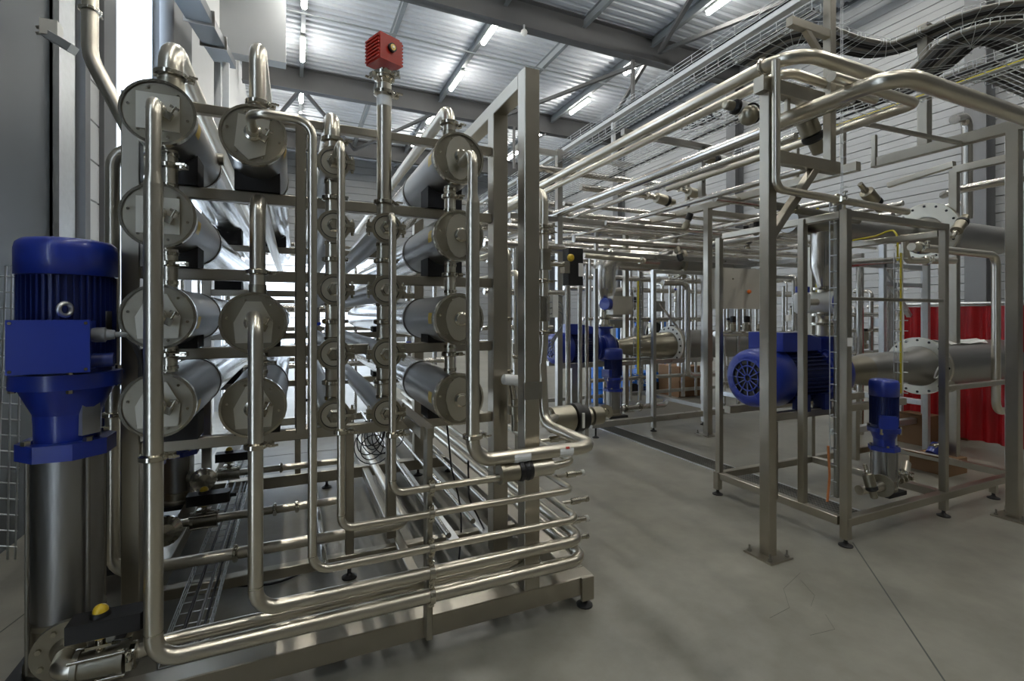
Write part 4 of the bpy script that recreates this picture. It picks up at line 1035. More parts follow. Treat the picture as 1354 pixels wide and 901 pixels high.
# small vertical pump on skid A
pb = at(1180, 655, Z=.2)
vertical_pump('small blue vertical pump with stainless sleeve on the right foreground skid', pb.x, pb.y + .06, .2, .90, .34, .49, .52, .77, .075, .097, .11, box_dir=(-.75, -.65), detail=False)
t = thing('pump_fittings', 'cluster of bent pipe and clamped valves at the foot of the small right pump', 'fitting', (pb.x - .2, pb.y, .2))
MB().tube([(pb.x - .42, pb.y + .0, .30), (pb.x - .18, pb.y - .02, .30), (pb.x - .05, pb.y + .05, .30)], .035, .1, n=16).build('suction_bend', 'pipe', t)
MB().lathe((pb.x - .17, pb.y - .01, .30), (1, .25, 0), [(0, .04), (0, .085), (.02, .085), (.03, .075), (.07, .07), (.07, .03)], 24).build('suction_flange', 'plate', t)
MB().tube([(pb.x + .05, pb.y + .06, .30), (pb.x + .28, pb.y + .06, .30), (pb.x + .42, pb.y + .12, .36)], .035, .1, n=16).build('discharge_pipe', 'pipe', t)
for q in (.12, .18, .24): clamp(t, (pb.x + q, pb.y + .06, .30), (1, 0, 0), .04)
MB().tube([(pb.x + .34, pb.y + .2, .42), (pb.x + .18, pb.y + .25, .42)], .03, n=14).build('branch_pipe', 'pipe', t)
clamp(t, (pb.x + .22, pb.y + .235, .42), (1, -.3, 0), .035)
# tilted piston valve near the small pump
def piston_valve(label, base, d, s=1.0, m1='plate', white=False, group='tilted piston valves'):
    base = V(base); d = V(d).normalized()
    t = thing('piston_valve', label, 'valve', tuple(base), group)
    MB().lathe(base - d * .05 * s, d, [(0, .022 * s), (.06 * s, .022 * s), (.08 * s, .03 * s), (.10 * s, .03 * s)], 16).build('bonnet', 'clamp', t)
    MB().lathe(base + d * .05 * s, d, [(0, .03 * s), (.01 * s, .056 * s), (.14 * s, .058 * s), (.15 * s, .05 * s)], 22).build('cylinder', 'white_plastic' if white else m1, t)
    MB().lathe(base + d * .20 * s, d, [(0, .05 * s), (.0, .061 * s), (.03 * s, .061 * s), (.045 * s, .045 * s)], 22).build('black_band', 'black', t)
    MB().lathe(base + d * .245 * s, d, [(0, .04 * s), (.07 * s, .038 * s), (.08 * s, .03 * s), (.085 * s, .0)], 18).build('indicator_cap', m1, t)
    return t
piston_valve('small tilted grey piston valve left of the small right pump', at(1145, 620, Y=2.2), (.1, -.2, -.9), .65)

# upright wire trays with cables on skid A
def upright_tray(label, u, v0, v1, y, w, cables, step=.1, rw=.004):
    p0 = at(u, v0, Y=y); p1 = V((p0.x, y, at(u, v1, Y=y).z))
    t = thing('upright_cable_tray', label, 'cable tray', tuple(p1))
    for i in range(3):
        o = V((-w / 2 + w * i / 2, 0, 0)); MB().cyl(p0 + o, p1 + o, rw, n=6).build('long_wire', 'galv', t)
    n = int((p0.z - p1.z) / step); me = None
    for k in range(n + 1):
        q = V((p0.x, y, p1.z + k * step))
        if me is None: o = MB().tube([q + V((-w / 2, -.05, 0)), q + V((-w / 2, 0, 0)), q + V((w / 2, 0, 0)), q + V((w / 2, -.05, 0))], rw, .006, n=5).build('cross_wire', 'galv', t, origin=q); me = o.data
        else: o = bpy.data.objects.new('cross_wire', me); COL.objects.link(o); o.parent = t; o.location = q - V(t['_w']); o['_w'] = list(q)
    for off, rc, mc in cables: MB().tube([p0 + V((off, -.015 - rc, 0)), p1 + V((off, -.015 - rc, 0))], rc, n=8).build('cable', mc, t)
    return t
upright_tray('upright wire ladder with thick cables and orange cord on the near right skid', 1104, 268, 655, 2.36, .12, [(-.036, .018, 'steel_dark'), (0, .014, 'cable_grey'), (.036, .02, 'frame')], .12)
pipe('orange cord hanging at the bottom of the upright wire ladder', [at(1095, 590, Y=2.3), at(1097, 630, Y=2.3), at(1094, 664, Y=2.28)], .009, bend=.1, m='copper', name='orange_cord', cat='cord', n=6)
upright_tray('upright wire ladder with yellow cable near the large flange', 1187, 335, 520, 2.5, .11, [(0, .008, 'yellow_wire'), (.03, .006, 'white_plastic')], .09)
upright_tray('tall thin wire ladder rising beside the braced upper post', 1113, 0, 268, 2.30, .028, [], .11, .0018)
upright_tray('upright wire ladder with thin wires left of the right edge post', 1331, 180, 640, 2.6, .06, [(-.01, .008, 'galv')], .12)
pipe('yellow cable descending behind the left post of the right skid', [at(1081, 275, Y=3.0), at(1080, 390, Y=3.0)], .011, m='yellow_wire', name='yellow_cable', cat='cable', n=8)
pipe('yellow cable looping under the thick header pipe', [at(1128, 318, Y=2.7), at(1160, 312, Y=2.7), at(1180, 303, Y=2.6), at(1187, 312, Y=2.5), at(1187, 345, Y=2.5)], .008, bend=.08, m='yellow_wire', name='yellow_cable', cat='cable', n=8)

# U-shaped bright pipe on the right
y = 2.30; o = at(1250, 338, Y=y); z1 = at(1300, 336, Y=y).z; x1 = at(1317, 400, Y=y).x; z2 = at(1317, 545, Y=y).z
pipe('bright hooked pipe dropping left of the right edge post', [(at(1205, 340, Y=y).x, y, z1), (x1, y, z1), (x1, y, z2), (x1 + .4, y, z2)], .033, bend=.10, clamps=[((at(1215, 338, Y=y).x, y, z1), (1, 0, 0))])
pipe('grey bent pipe hanging below the thick header pipe', [at(1196, 310, Y=2.6), at(1198, 345, Y=2.6), at(1240, 345, Y=2.6), at(1262, 345, Y=2.6)], .03, bend=.08, clamps=[(at(1225, 345, Y=2.6), (1, 0, 0))])

# ------------------------------------------------------------------ overhead pipes on the bridge posts
pipe('thick overhead pipe along the bridge, topmost, turning at the lone post', [(2.95, 9.0, 3.31), (2.95, 2.12, 3.31), (3.45, 2.12, 3.31), (3.9, 2.12, 3.31)], .046, bend=.22, clamps=[((2.95, 2.35, 3.31), (0, 1, 0))])
pipe('slimmer overhead pipe along the bridge beside the thick topmost one', [(3.11, 9.0, 3.29), (3.11, 2.5, 3.29), (3.11, 2.30, 3.29), (4.1, 2.30, 3.27)], .034, bend=.15, clamps=[((3.11, 2.45, 3.29), (0, 1, 0))])
pipe('lower thick overhead pipe along the bridge above the ball valves', [(3.32, 9.0, 3.0), (3.32, 2.0, 3.03)], .048, m='pipe_far')
pipe('fourth overhead pipe along the bridge, slim and low', [(3.62, 9.0, 3.0), (3.62, 2.6, 3.02)], .03, m='pipe_far')
pipe('fifth overhead pipe along the bridge, short and slim', [(4.3, 8.5, 2.95), (4.3, 3.0, 2.95)], .032, m='pipe_far')
# corner pipe at upper right
zc = 2.95; c = at(1188, 98, Z=zc)
pipe('large pipe elbow turning at the upper right in front of the wire trays', [(c.x, 2.35, zc), (c.x, c.y, zc), (c.x + 2.2, c.y, zc)], .05, bend=.16)
MB().bar((c.x, 2.275, zc), (c.x, 2.275, 3.09), .03).build('pipe_hanger', 'frame', bpy.data.objects[_last[0]])
c = at(1214, 137, Z=3.02)
MB().bar((5.2, c.y, zc), (5.2, c.y, 3.07), .03).build('pipe_hanger', 'frame', bpy.data.objects[_last[0]])
pipe('slimmer pipe hairpin below the large upper right elbow', [(c.x - .9, c.y, 3.02), (c.x, c.y, 3.02), (c.x, c.y + 2.4, 3.02)], .03, bend=.07)
MB().bar((c.x, c.y + .36, 3.02), (5.2, c.y + .36, 3.07), .03).build('pipe_hanger', 'frame', bpy.data.objects[_last[0]])
# vertical pipe on the lone post turning right to the header
y = 2.205; xv = at(1026, 150, Y=y).x
pipe('upright pipe strapped to the lone thick post, turning right at the brace', [(xv, y, 3.27), (xv, y, at(1026, 250, Y=y).z), (4.35, y, at(1026, 250, Y=y).z - .02)], .026, bend=.07, clamps=[((at(1107, 262, Y=y).x, y, at(1026, 250, Y=y).z - .01), (1, 0, 0))])
pipe('slim horizontal pipe behind the brace of the lone post', [(3.11, 2.45, 2.40), (4.15, 2.45, 2.37)], .03, m='steel_dark', clamps=[((3.35, 2.45, 2.395), (1, 0, 0))])
pipe('narrow conical riser hanging between the lone post and the braced post', [(3.11, 2.45, 3.28), (3.11, 2.45, 2.38)], .028)
piston_valve('tilted piston valve with black band hanging right of the lone post', at(1057, 138, Y=2.45), (.55, 0, -.8), 1.25)
piston_valve('horizontal piston valve with white round end left of the lone post', at(1000, 148, Y=2.6), (-.9, .1, .06), .9, white=True)
t = thing('round_valve_body', 'bulging round steel valve body just left of the lone post', 'valve', tuple(at(992, 152, Y=2.55)))
MB().ball(at(990, 153, Y=2.55), .07, 18).build('body', 'plate', t); MB().cyl(at(990, 153, Y=2.55), at(1012, 146, Y=2.6), .045, n=16).build('neck', 'plate', t); MB().torus(at(995, 150, Y=2.55), (1, 0, .4), .068, .008, 20, 6).build('band', 'black', t)
piston_valve('tilted piston valve above the right skid, left of the bolted header flange', at(1141, 248, Y=2.7), (.75, 0, -.5), 1.0)
piston_valve('tilted piston valve right of the bolted header flange', at(1262, 310, Y=2.6), (.6, 0, .55), .9)
piston_valve('round-headed piston valve on the pipes left of the lone post', at(968, 218, Y=3.6), (-.95, 0, .05), 1.1, white=True)
piston_valve('dark-ended piston valve lying among the cross pipes, right one', at(905, 252, Y=5.2), (.95, 0, -.12), 1.2)
piston_valve('dark-ended piston valve lying among the cross pipes, left one', at(862, 260, Y=5.2), (.95, 0, -.12), 1.2)

# ================================================================== SKID B and the machines behind
skB = frame('long steel pump skid in the middle distance beyond the drain', [
    ('base_beam', (3.55, 5.4, .17), (8.2, 5.4, .17), .06, .08), ('base_beam', (3.55, 7.3, .17), (8.2, 7.3, .17), .06), ('base_rail', (3.6, 5.43, .17), (3.6, 7.27, .17), .06), ('base_rail', (5.9, 5.43, .17), (5.9, 7.27, .17), .06), ('base_rail', (8.1, 5.43, .17), (8.1, 7.27, .17), .06),
    ('post', (4.56, 5.38, .05), (4.56, 5.38, 2.24), .055), ('post', (5.50, 5.4, .05), (5.50, 5.4, 2.24), .055), ('top_rail', (4.56, 5.38, 2.22), (7.4, 5.38, 2.22), .05), ('post', (3.62, 5.4, .2), (3.62, 5.4, 2.22), .05), ('post', (6.9, 5.4, .05), (6.9, 5.4, 2.22), .055),
    ('post', (4.3, 6.4, .2), (4.3, 6.4, 2.9), .05), ('post', (4.9, 7.3, .2), (4.9, 7.3, 2.4), .06), ('post', (5.9, 7.3, .2), (5.9, 7.3, 2.4), .06), ('pump_beam', (3.5, 6.1, .88), (6.4, 6.1, .88), .07), ('pump_beam', (3.5, 6.5, .88), (6.4, 6.5, .88), .07), ('pump_leg', (3.7, 6.1, .2), (3.7, 6.1, .85), .1), ('pump_leg', (5.1, 6.1, .2), (5.1, 6.1, .85), .09), ('pump_leg', (6.2, 6.1, .2), (6.2, 6.1, .85), .06)],
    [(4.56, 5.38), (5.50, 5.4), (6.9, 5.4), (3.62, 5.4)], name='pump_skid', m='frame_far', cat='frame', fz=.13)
pbx = at(728, 466, Y=6.3)
pumpB, xvB = horizontal_pump('blue horizontal motor pump in the middle distance, right of the portal', pbx.x, 6.3, 1.12, .23, 1.05, 1.0)
zB = 1.12
t = thing('suction_train', 'steel cone and white-ringed flange feeding the middle distance blue pump', 'pipe', (xvB + .6, 6.3, zB - .3))
xf = at(884, 466, Y=6.3).x
MB().smooth_lathe((xvB + .15, 6.3, zB), (1, 0, 0), [(0, .11), (.1, .11), (.4, .17), (xf - xvB - .55, .17), (xf - xvB - .5, .2), (xf - xvB - .15, .22)], 28).build('reducer_cone', 'plate', t)
MB().lathe((xvB + .13, 6.3, zB), (1, 0, 0), [(0, .09), (0, .15), (.025, .15), (.025, .09)], 24, caps=False).build('inlet_flange', 'clamp', t)
fo = MB().lathe((xf, 6.3, zB), (1, 0, 0), [(0, .2), (0, .31), (.03, .31), (.03, .2)], 40, caps=False).build('flange_ring', 'sticker', t)
bolts(fo, (xf, 6.3, zB), (-1, 0, 0), .275, 16, .018, .004, 'black', name='bolt_hole')
MB().lathe((xf + .03, 6.3, zB), (1, 0, 0), [(0, .2), (0, .31), (.04, .31), (.04, .23)], 40, caps=False).build('flange_ring', 'frame', t)
MB().cyl((xf + .06, 6.3, zB), (xf + 1.6, 6.3, zB), .24, n=32).build('vessel_shell', 'shell', t)
# discharge: valve, big elbow, reducer and flange
xe = xvB - .03
t = thing('discharge_elbow', 'big bright elbow rising from the middle distance pump and turning right', 'pipe', (xe, 6.3, 1.45))
z1 = at(840, 344, Y=6.3).z
MB().lathe((xe, 6.3, 1.44), (0, 0, 1), [(0, .08), (0, .15), (.03, .15), (.03, .09), (.12, .075), (.12, .13), (.15, .13), (.15, .08), (.3, .07), (.34, .10)], 26).build('lower_spool', 'clamp', t)
MB().smooth_lathe((xe, 6.3, 1.78), (0, 0, 1), [(0, .10), (.05, .10), (.22, .175), (.25, .175)], 26).build('reducer', 'pipe_far', t)
MB().tube([(xe, 6.3, 2.02), (xe, 6.3, z1), (xe + .95, 6.3, z1)], .175, .34, n=24).build('elbow', 'pipe_far', t)
MB().smooth_lathe((xe + .94, 6.3, z1), (1, 0, 0), [(0, .175), (.05, .13), (.12, .13), (.4, .2), (.46, .2)], 26).build('outlet_cone', 'shell', t)
fo = MB().lathe((xe + 1.38, 6.3, z1), (1, 0, 0), [(0, .2), (0, .27), (.06, .27), (.06, .2)], 32, caps=False).build('flange_ring', 'plate', t)
bolts(fo, (xe + 1.38, 6.3, z1), (-1, 0, 0), .24, 12, .016, .02)
MB().cyl((xe + 1.42, 6.3, z1), (xe + 3.0, 6.3, z1), .15, n=24).build('header_tube', 'shell', t)
t = thing('flow_meter', 'pale flow meter with small blue cap under the big bright elbow', 'flow meter', (xe, 6.1, 1.6))
MB().box(xe - .02, xe + .34, 6.05, 6.3, 1.62, 1.90).build('meter_body', 'cabinet', t)
MB().cyl((xe - .02, 6.15, 1.78), (xe - .14, 6.1, 1.78), .09, n=20).build('blue_cap', 'blue', t)
vp = at(817, 553, Z=.2)
vertical_pump('small blue vertical pump standing at the front of the middle distance skid', vp.x, 5.62, .2, .95, .36, .52, .55, .80, .10, .125, .135, box_dir=(-1, -.3), detail=False)
t = thing('pump_fittings', 'round silver flanges and pipe at the foot of the middle distance small pump', 'fitting', (vp.x - .2, 5.6, .2))
MB().lathe((vp.x - .2, 5.52, .3), (-.6, -1, 0), [(0, .05), (0, .1), (.02, .1), (.02, .05), (.05, .04)], 20).build('round_flange', 'clamp', t)
MB().tube([(vp.x - .2, 5.55, .3), (vp.x - .02, 5.62, .3)], .04, n=12).build('inlet_pipe', 'pipe_far', t)
MB().tube([(vp.x + .1, 5.62, .3), (vp.x + .9, 5.62, .3), (vp.x + 1.1, 5.8, .3)], .04, .1, n=12).build('outlet_pipe', 'pipe_far', t)
for q in (.2, .45, .7): clamp(t, (vp.x + q, 5.62, .3), (1, 0, 0), .045)
# white posts, bright uprights and hoses on skid B
for i, (u, v0, v1, r) in enumerate(((751, 372, 560, .03), (767, 372, 560, .026), (776, 350, 548, .022))):
    p0 = at(u, v0, Y=4.9); p1 = at(u, v1, Y=4.9)
    pipe(f'bright upright tube beneath the black actuator, {["left", "middle", "right"][i]} one', [V((p0.x, 4.9, 0)), p0], r, m='pipe_far', group='uprights below the actuator')
z = at(800, 350, Y=5.3).z
pipe('straight horizontal pipe crossing in front of the big bright elbow', [(at(772, 338, Y=5.3).x, 5.3, at(772, 338, Y=5.3).z), (at(852, 345, Y=5.3).x, 5.3, at(852, 345, Y=5.3).z)], .035, clamps=[(at(846, 345, Y=5.3), (1, 0, 0))])
y = 5.6; xd = at(909, 450, Y=y).x
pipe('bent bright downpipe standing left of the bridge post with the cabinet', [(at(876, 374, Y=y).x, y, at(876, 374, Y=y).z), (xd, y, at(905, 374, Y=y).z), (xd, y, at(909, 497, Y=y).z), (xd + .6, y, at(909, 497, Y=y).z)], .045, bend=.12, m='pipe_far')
pipe('thin diagonal hose behind the bent bright downpipe', [at(872, 402, Y=6.5), at(899, 437, Y=6.5), at(930, 438, Y=6.5)], .02, m='pipe_far', name='hose', cat='hose')
upright_tray('upright wire ladder with yellow wire in front of the suction cone', 842, 372, 495, 5.9, .12, [(0, .014, 'yellow_wire'), (.04, .01, 'cable_grey')], .1)
# control cabinet
c0, c1 = at(951, 408, Y=4.75), at(1008, 357, Y=4.75)
t = thing('control_cabinet', 'plain beige control cabinet with one orange knob beside the bridge post', 'cabinet', ((c0.x + c1.x) / 2, 4.85, c0.z))
MB().box(c0.x, c1.x, 4.77, 4.98, c0.z, c1.z).build('case', 'cabinet', t)
MB().box(c0.x - .004, c1.x + .004, 4.752, 4.77, c0.z - .004, c1.z + .004).build('door', 'cabinet', t)
k = at(990, 386, Y=4.75); MB().lathe((k.x, 4.752, k.z), (0, -1, 0), [(0, .028), (.01, .028), (.03, .02)], 14).build('knob', 'orange', t)
k = at(969, 369, Y=4.75); MB().cyl((k.x, 4.752, k.z), (k.x, 4.742, k.z), .012, n=10).build('lock', 'clamp', t)
MB().box(5.12, c0.x + .02, 4.9, 4.94, c0.z + .05, c0.z + .1).build('mount_rail', 'frame', t); MB().box(5.12, c0.x + .02, 4.9, 4.94, c1.z - .1, c1.z - .05).build('mount_rail', 'frame', t)

# ------------------------------------------------------------------ background manifolds: uprights, headers and valves
def manifold(label, y, xs_, z0, z1, headers, r=.03, valves=(), boxes=(), m='pipe_far'):
    t = thing('pipe_manifold', label, 'pipework', (sum(xs_) / len(xs_), y, 0), 'background pipe manifolds')
    for i, x in enumerate(xs_): MB().tube([(x, y, z0), (x, y, z1 + .12 * (i % 3)), (x, y + .25, z1 + .12 * (i % 3))], r * (1, .7, 1.25)[i % 3], .08, n=10).build('riser', m, t)
    for (x0, x1, z, rr, yy) in headers: MB().cyl((x0, y + yy, z), (x1, y + yy, z), rr, n=12).build('header', m, t)
    for (x, z) in valves:
        v = MB().lathe((x, y - .03, z), (0, 0, 1), [(0, .03), (.02, .055), (.07, .055), (.09, .03), (.13, .03), (.13, .06), (.25, .06), (.27, .02)], 14).build('valve', 'plate', t)
        MB().cyl((x, y - .03, z + .27), (x, y - .03, z + .31), .045, n=12).build('valve_cap', random.choice(['blue', 'black', 'black', 'white_plastic']), v)
    for (x, z) in valves:
        for s in (-1, 1): clamp(t, (x, y, z + s * .2), (0, 0, 1), r)
    for (x, z, w, h, mm) in boxes: MB().box(x - w / 2, x + w / 2, y - .1, y, z, z + h).build('instrument_box', mm, t)
    return t
def xu_(u, y): return at(u, 418, Y=y).x
rnd = random.Random(3)
Y = 6.9
manifold('dense pipework behind the cabinet with blue-capped valves', Y, [xu_(u, Y) for u in (962, 972, 984, 1000, 1040, 1052)], .2, 2.2, [(xu_(935, Y), xu_(1065, Y), 1.18, .05, -.05), (xu_(935, Y), xu_(1080, Y), 2.05, .06, 0), (xu_(940, Y), xu_(1075, Y), 2.35, .045, .1), (xu_(950, Y), xu_(1060, Y), .62, .03, 0)],
         .03, [(xu_(962, Y), 1.25), (xu_(984, Y), 1.2), (xu_(1000, Y), 2.2), (xu_(972, Y), 2.3), (xu_(1046, Y), 1.5)], [(xu_(1040, Y), 1.5, .14, .12, 'white_plastic')])
Y = 8.4
manifold('distant pipework left of the bent bright downpipe', Y, [xu_(u, Y) for u in (806, 822, 860, 876, 893, 915)], .1, 2.3, [(xu_(745, Y), xu_(930, Y), 2.15, .05, 0), (xu_(760, Y), xu_(930, Y), 2.4, .06, .1), (xu_(770, Y), xu_(930, Y), 2.75, .045, .2), (xu_(800, Y), xu_(930, Y), 1.5, .03, 0)],
         .035, [(xu_(860, Y), 1.2), (xu_(893, Y), 1.9)], [(xu_(815, Y), 1.35, .75, .75, 'steel_dark'), (xu_(868, Y), 1.7, .3, .22, 'steel_dark')])
Y = 5.6
manifold('pipework with valve caps glimpsed behind the portal posts', Y, [xu_(u, Y) for u in (655, 664, 682, 688, 705)], .2, 2.3, [(xu_(640, Y), xu_(745, Y), 2.5, .05, 0), (xu_(640, Y), xu_(745, Y), 1.9, .04, 0), (xu_(640, Y), xu_(735, Y), 1.45, .03, .1), (xu_(640, Y), xu_(740, Y), 2.75, .06, .2)],
         .032, [(xu_(655, Y), 1.3), (xu_(682, Y), 1.0), (xu_(705, Y), 1.6)])
Y = 4.6
manifold('valves and risers seen through the right skid behind the flow meter', Y, [xu_(u, Y) for u in (1130, 1140, 1152, 1170, 1182)], .2, 1.75, [(xu_(1110, Y), xu_(1200, Y), 1.38, .03, 0), (xu_(1100, Y), xu_(1195, Y), 1.62, .035, 0), (xu_(1100, Y), xu_(1200, Y), 1.05, .03, 0), (xu_(1060, Y), xu_(1110, Y), 1.3, .03, 0)],
         .026, [(xu_(1140, Y), 1.1), (xu_(1170, Y), 1.2)], [(xu_(1160, Y), 1.44, .3, .12, 'galv'), (xu_(1192, Y), 1.3, .2, .4, 'white_plastic')])
Y = 7.5
manifold('distant low pipework seen under the vessels of the left skid', Y, [xu_(u, Y) for u in (240, 262, 300, 420, 470, 540, 575)], .1, 2.2, [(xu_(230, Y), xu_(600, Y), .9, .04, 0), (xu_(230, Y), xu_(600, Y), 1.7, .05, .1), (xu_(240, Y), xu_(600, Y), 2.5, .05, .1)],
         .035, [(xu_(262, Y), .7), (xu_(420, Y), 1.2), (xu_(540, Y), .9), (xu_(575, Y), 1.4)])

# frame of cross pipes and beams in the middle distance (along X)
for i, (a, b, y, r) in enumerate((((690, 216), (905, 252), 5.6, .045), ((768, 246), (862, 261), 5.5, .045), ((760, 292), (1060, 322), 6.1, .06), ((770, 330), (845, 340), 6.8, .04), ((655, 262), (760, 275), 7.0, .06), ((945, 262), (1010, 270), 4.4, .05), ((780, 305), (935, 318), 7.2, .07))):
    p0, p1 = at(*a, Y=y), at(*b, Y=y)
    z = (p0.z + p1.z) / 2
    pipe(f'cross pipe spanning the middle distance rack, {["highest and nearest", "second highest", "long one level with the cabinet top", "short one above the big elbow", "one just right of the portal", "one beside the lone post", "thick one behind the rack beam"][i]}', [(p0.x, y, z), (p1.x, y, z)], r, m='pipe_far', group='rack cross pipes', clamps=[((p1.x - .1, y, z), (1, 0, 0))])
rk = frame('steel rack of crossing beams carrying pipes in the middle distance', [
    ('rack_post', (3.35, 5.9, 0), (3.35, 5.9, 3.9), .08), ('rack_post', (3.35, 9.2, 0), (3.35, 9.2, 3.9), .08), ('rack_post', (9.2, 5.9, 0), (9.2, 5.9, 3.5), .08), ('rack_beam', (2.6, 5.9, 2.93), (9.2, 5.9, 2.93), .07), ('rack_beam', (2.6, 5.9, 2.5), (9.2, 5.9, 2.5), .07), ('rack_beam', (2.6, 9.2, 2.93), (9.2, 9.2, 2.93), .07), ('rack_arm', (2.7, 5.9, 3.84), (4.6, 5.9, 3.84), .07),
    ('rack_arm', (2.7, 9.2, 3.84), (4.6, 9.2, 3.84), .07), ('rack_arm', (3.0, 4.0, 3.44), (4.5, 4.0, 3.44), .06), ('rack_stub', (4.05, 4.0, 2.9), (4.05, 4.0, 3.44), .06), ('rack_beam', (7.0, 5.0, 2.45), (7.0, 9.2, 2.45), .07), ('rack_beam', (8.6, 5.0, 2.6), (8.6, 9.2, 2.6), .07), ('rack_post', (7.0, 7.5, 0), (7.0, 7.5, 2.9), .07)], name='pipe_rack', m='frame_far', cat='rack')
fr2 = frame('bright galvanised frame behind the right edge of the right skid', [('rail', (5.5, 3.5, .3), (7.4, 3.5, .3), .07), ('rail', (5.6, 3.5, .5), (5.6, 5.2, .5), .1, .06), ('rail', (7.3, 3.5, .5), (7.3, 5.2, .5), .07), ('post', (5.6, 3.5, 0), (5.6, 3.5, 2.5), .06), ('post', (6.4, 3.5, 0), (6.4, 3.5, 2.5), .06), ('post', (7.3, 3.5, 0), (7.3, 3.5, 2.6), .07), ('post', (6.9, 3.3, 0), (6.9, 3.3, 2.9), .06), ('rail', (5.6, 3.5, 2.2), (7.3, 3.5, 2.2), .06), ('rail', (6.4, 3.5, 1.98), (7.3, 3.5, 1.98), .05), ('brace', (6.4, 3.5, 2.15), (6.95, 3.5, 1.6), .05)], name='bright_frame', m='galv', cat='frame')
fr3 = frame('light steel portal above the right skid at upper right', [('rail', at(1262, 225, X=6.2), V((6.2, 2.2, at(1262, 225, X=6.2).z)), .07), ('post', (6.2, at(1262, 225, X=6.2).y, 0), (6.2, at(1262, 225, X=6.2).y, at(1262, 225, X=6.2).z), .07), ('rail', at(1175, 245, X=6.3), at(1262, 217, X=6.24), .06)], name='light_portal', m='frame', cat='frame')
pipe('pale upright pipe in front of the right wall column, hooked at top', [at(1262, 158, Y=3.4), at(1279, 153, Y=3.4), at(1279, 290, Y=3.4)], .06, bend=.16, m='pipe_far')
pipe('pale horizontal pipe in front of the right wall column', [at(1248, 258, Y=3.2), at(1262, 252, Y=3.0), at(1354, 235, Y=2.6)], .045, bend=.1, m='pipe_far')
for i, (u, w) in enumerate(((1176, .07), (1137, .045))):
    pipe(['thick upright grey pipe behind the yellow-cabled ladder', 'slim upright grey pipe behind the right skid corner post'][i], [V((xu_(u, 4.1), 4.1, 0)), at(u, 345, Y=4.1)], w, m='pipe_far')
pipe('slim horizontal pipe crossing the right skid below the header', [at(1110, 350, Y=3.5), at(1185, 344, Y=3.5)], .045, m='pipe_far')

# red curtain, cardboard, loose parts at the far right
t = thing('welding_curtain', 'glossy red hanging curtain behind the right skid', 'curtain', (7.6, 3.3, 0))
vs = []; n = 60
for i in range(n + 1):
    y = 2.6 + 1.28 * i / n; dx = .035 * math.sin(i * .9) + .02 * math.sin(i * .37 + 1)
    vs += [(7.6 + dx, y, .08), (7.6 + dx * .7, y, .9), (7.6 + dx * .4, y, 1.72)]
fs = [(3 * i + j, 3 * i + j + 1, 3 * i + j + 4, 3 * i + j + 3) for i in range(n) for j in range(2)]
vs2 = [(x + .006, y, z) for x, y, z in vs]; k = len(vs)
m = MB(); m.add(vs + vs2, fs + [tuple(k + q for q in reversed(f)) for f in fs], True); m.build('curtain_sheet', 'curtain_red', t)
MB().cyl((7.6, 2.5, 1.75), (7.6, 3.95, 1.75), .02, n=8).build('curtain_rail', 'galv', t)
for y in (2.52, 3.92): MB().cyl((7.6, y, 0), (7.6, y, 1.75), .02, n=8).build('curtain_post', 'galv', t)
for i, (u, v, w, h) in enumerate(((1213, 585, .34, .36), (1240, 600, .34, .16), (1262, 575, .5, .45))):
    p = at(u, v, Z=.0) if i != 1 else at(u, v + 22, Z=.0)
    t = thing('cardboard_box', ['tall brown carton behind the small right pump', 'open low brown carton full of parts beside the small right pump', 'dark brown carton in front of the red curtain'][i], 'box', (p.x, p.y, 0))
    MB().box(p.x - w / 2, p.x + w / 2, p.y - w / 2, p.y + w / 2, 0, h).build('carton', 'cardboard', t)
    MB().obox((p.x - w / 2 - .05, p.y, h + .02), V((1, 0, -.4)).normalized(), (0, 1, 0), V((.4, 0, 1)).normalized(), .14, w, .006).build('flap', 'cardboard', t)
    if i == 1:
        t2 = thing('loose_fitting', 'silver fitting with blue collar lying on the open low carton', 'fitting', (p.x, p.y, h))
        MB().cyl((p.x - .1, p.y, h + .09), (p.x + .16, p.y - .05, h + .16), .03, n=12).build('tube', 'clamp', t2); MB().cyl((p.x - .12, p.y, h + .02), (p.x - .02, p.y, h + .1), .05, n=14).build('collar', 'blue', t2)

# blue floor scrubber with lettering, blue frame with black drum
t = thing('floor_scrubber', 'bright blue floor cleaning machine with white lettering beneath the pump beams', 'cleaning machine', tuple(at(830, 545, Z=0)))
b0 = at(832, 527, Y=8.0); b1 = at(872, 492, Y=8.0)
MB().prism([(b0.x, b0.z), (b1.x, b0.z), (b1.x + .08, b1.z - .1), (b1.x - .05, b1.z), (b0.x, b1.z)], 8.0, 8.7, lambda a, c, q: (a, q, c)).build('tank', 'blue_light', t)
MB().box(b0.x - .05, b1.x + .04, 7.98, 8.72, .12, b0.z).build('lower_body', 'blue_dark', t)
MB().box(b0.x - .02, b1.x + .02, 7.985, 8.0, (b0.z + b1.z) / 2 - .06, (b0.z + b1.z) / 2 - .03).build('stripe', 'black', t)
for x in (b0.x + .1, b1.x - .1): MB().cyl((x, 7.95, .12), (x, 8.05, .12), .12, n=16).build('wheel', 'rubber', t)
cu = bpy.data.curves.new('lettering', 'FONT'); cu.body = 'c rose'; cu.size = .2; cu.extrude = .003
to = bpy.data.objects.new('tmp', cu); me = bpy.data.meshes.new_from_object(to)
lo = bpy.data.objects.new('lettering', me); COL.objects.link(lo); me.materials.append(MAT['sticker']); lo.parent = t
lo.location = V((b0.x + .04, 7.99, (b0.z + b1.z) / 2 + .02)) - V(t['_w']); lo.rotation_euler = (R(90), 0, 0)
bpy.data.objects.remove(to)
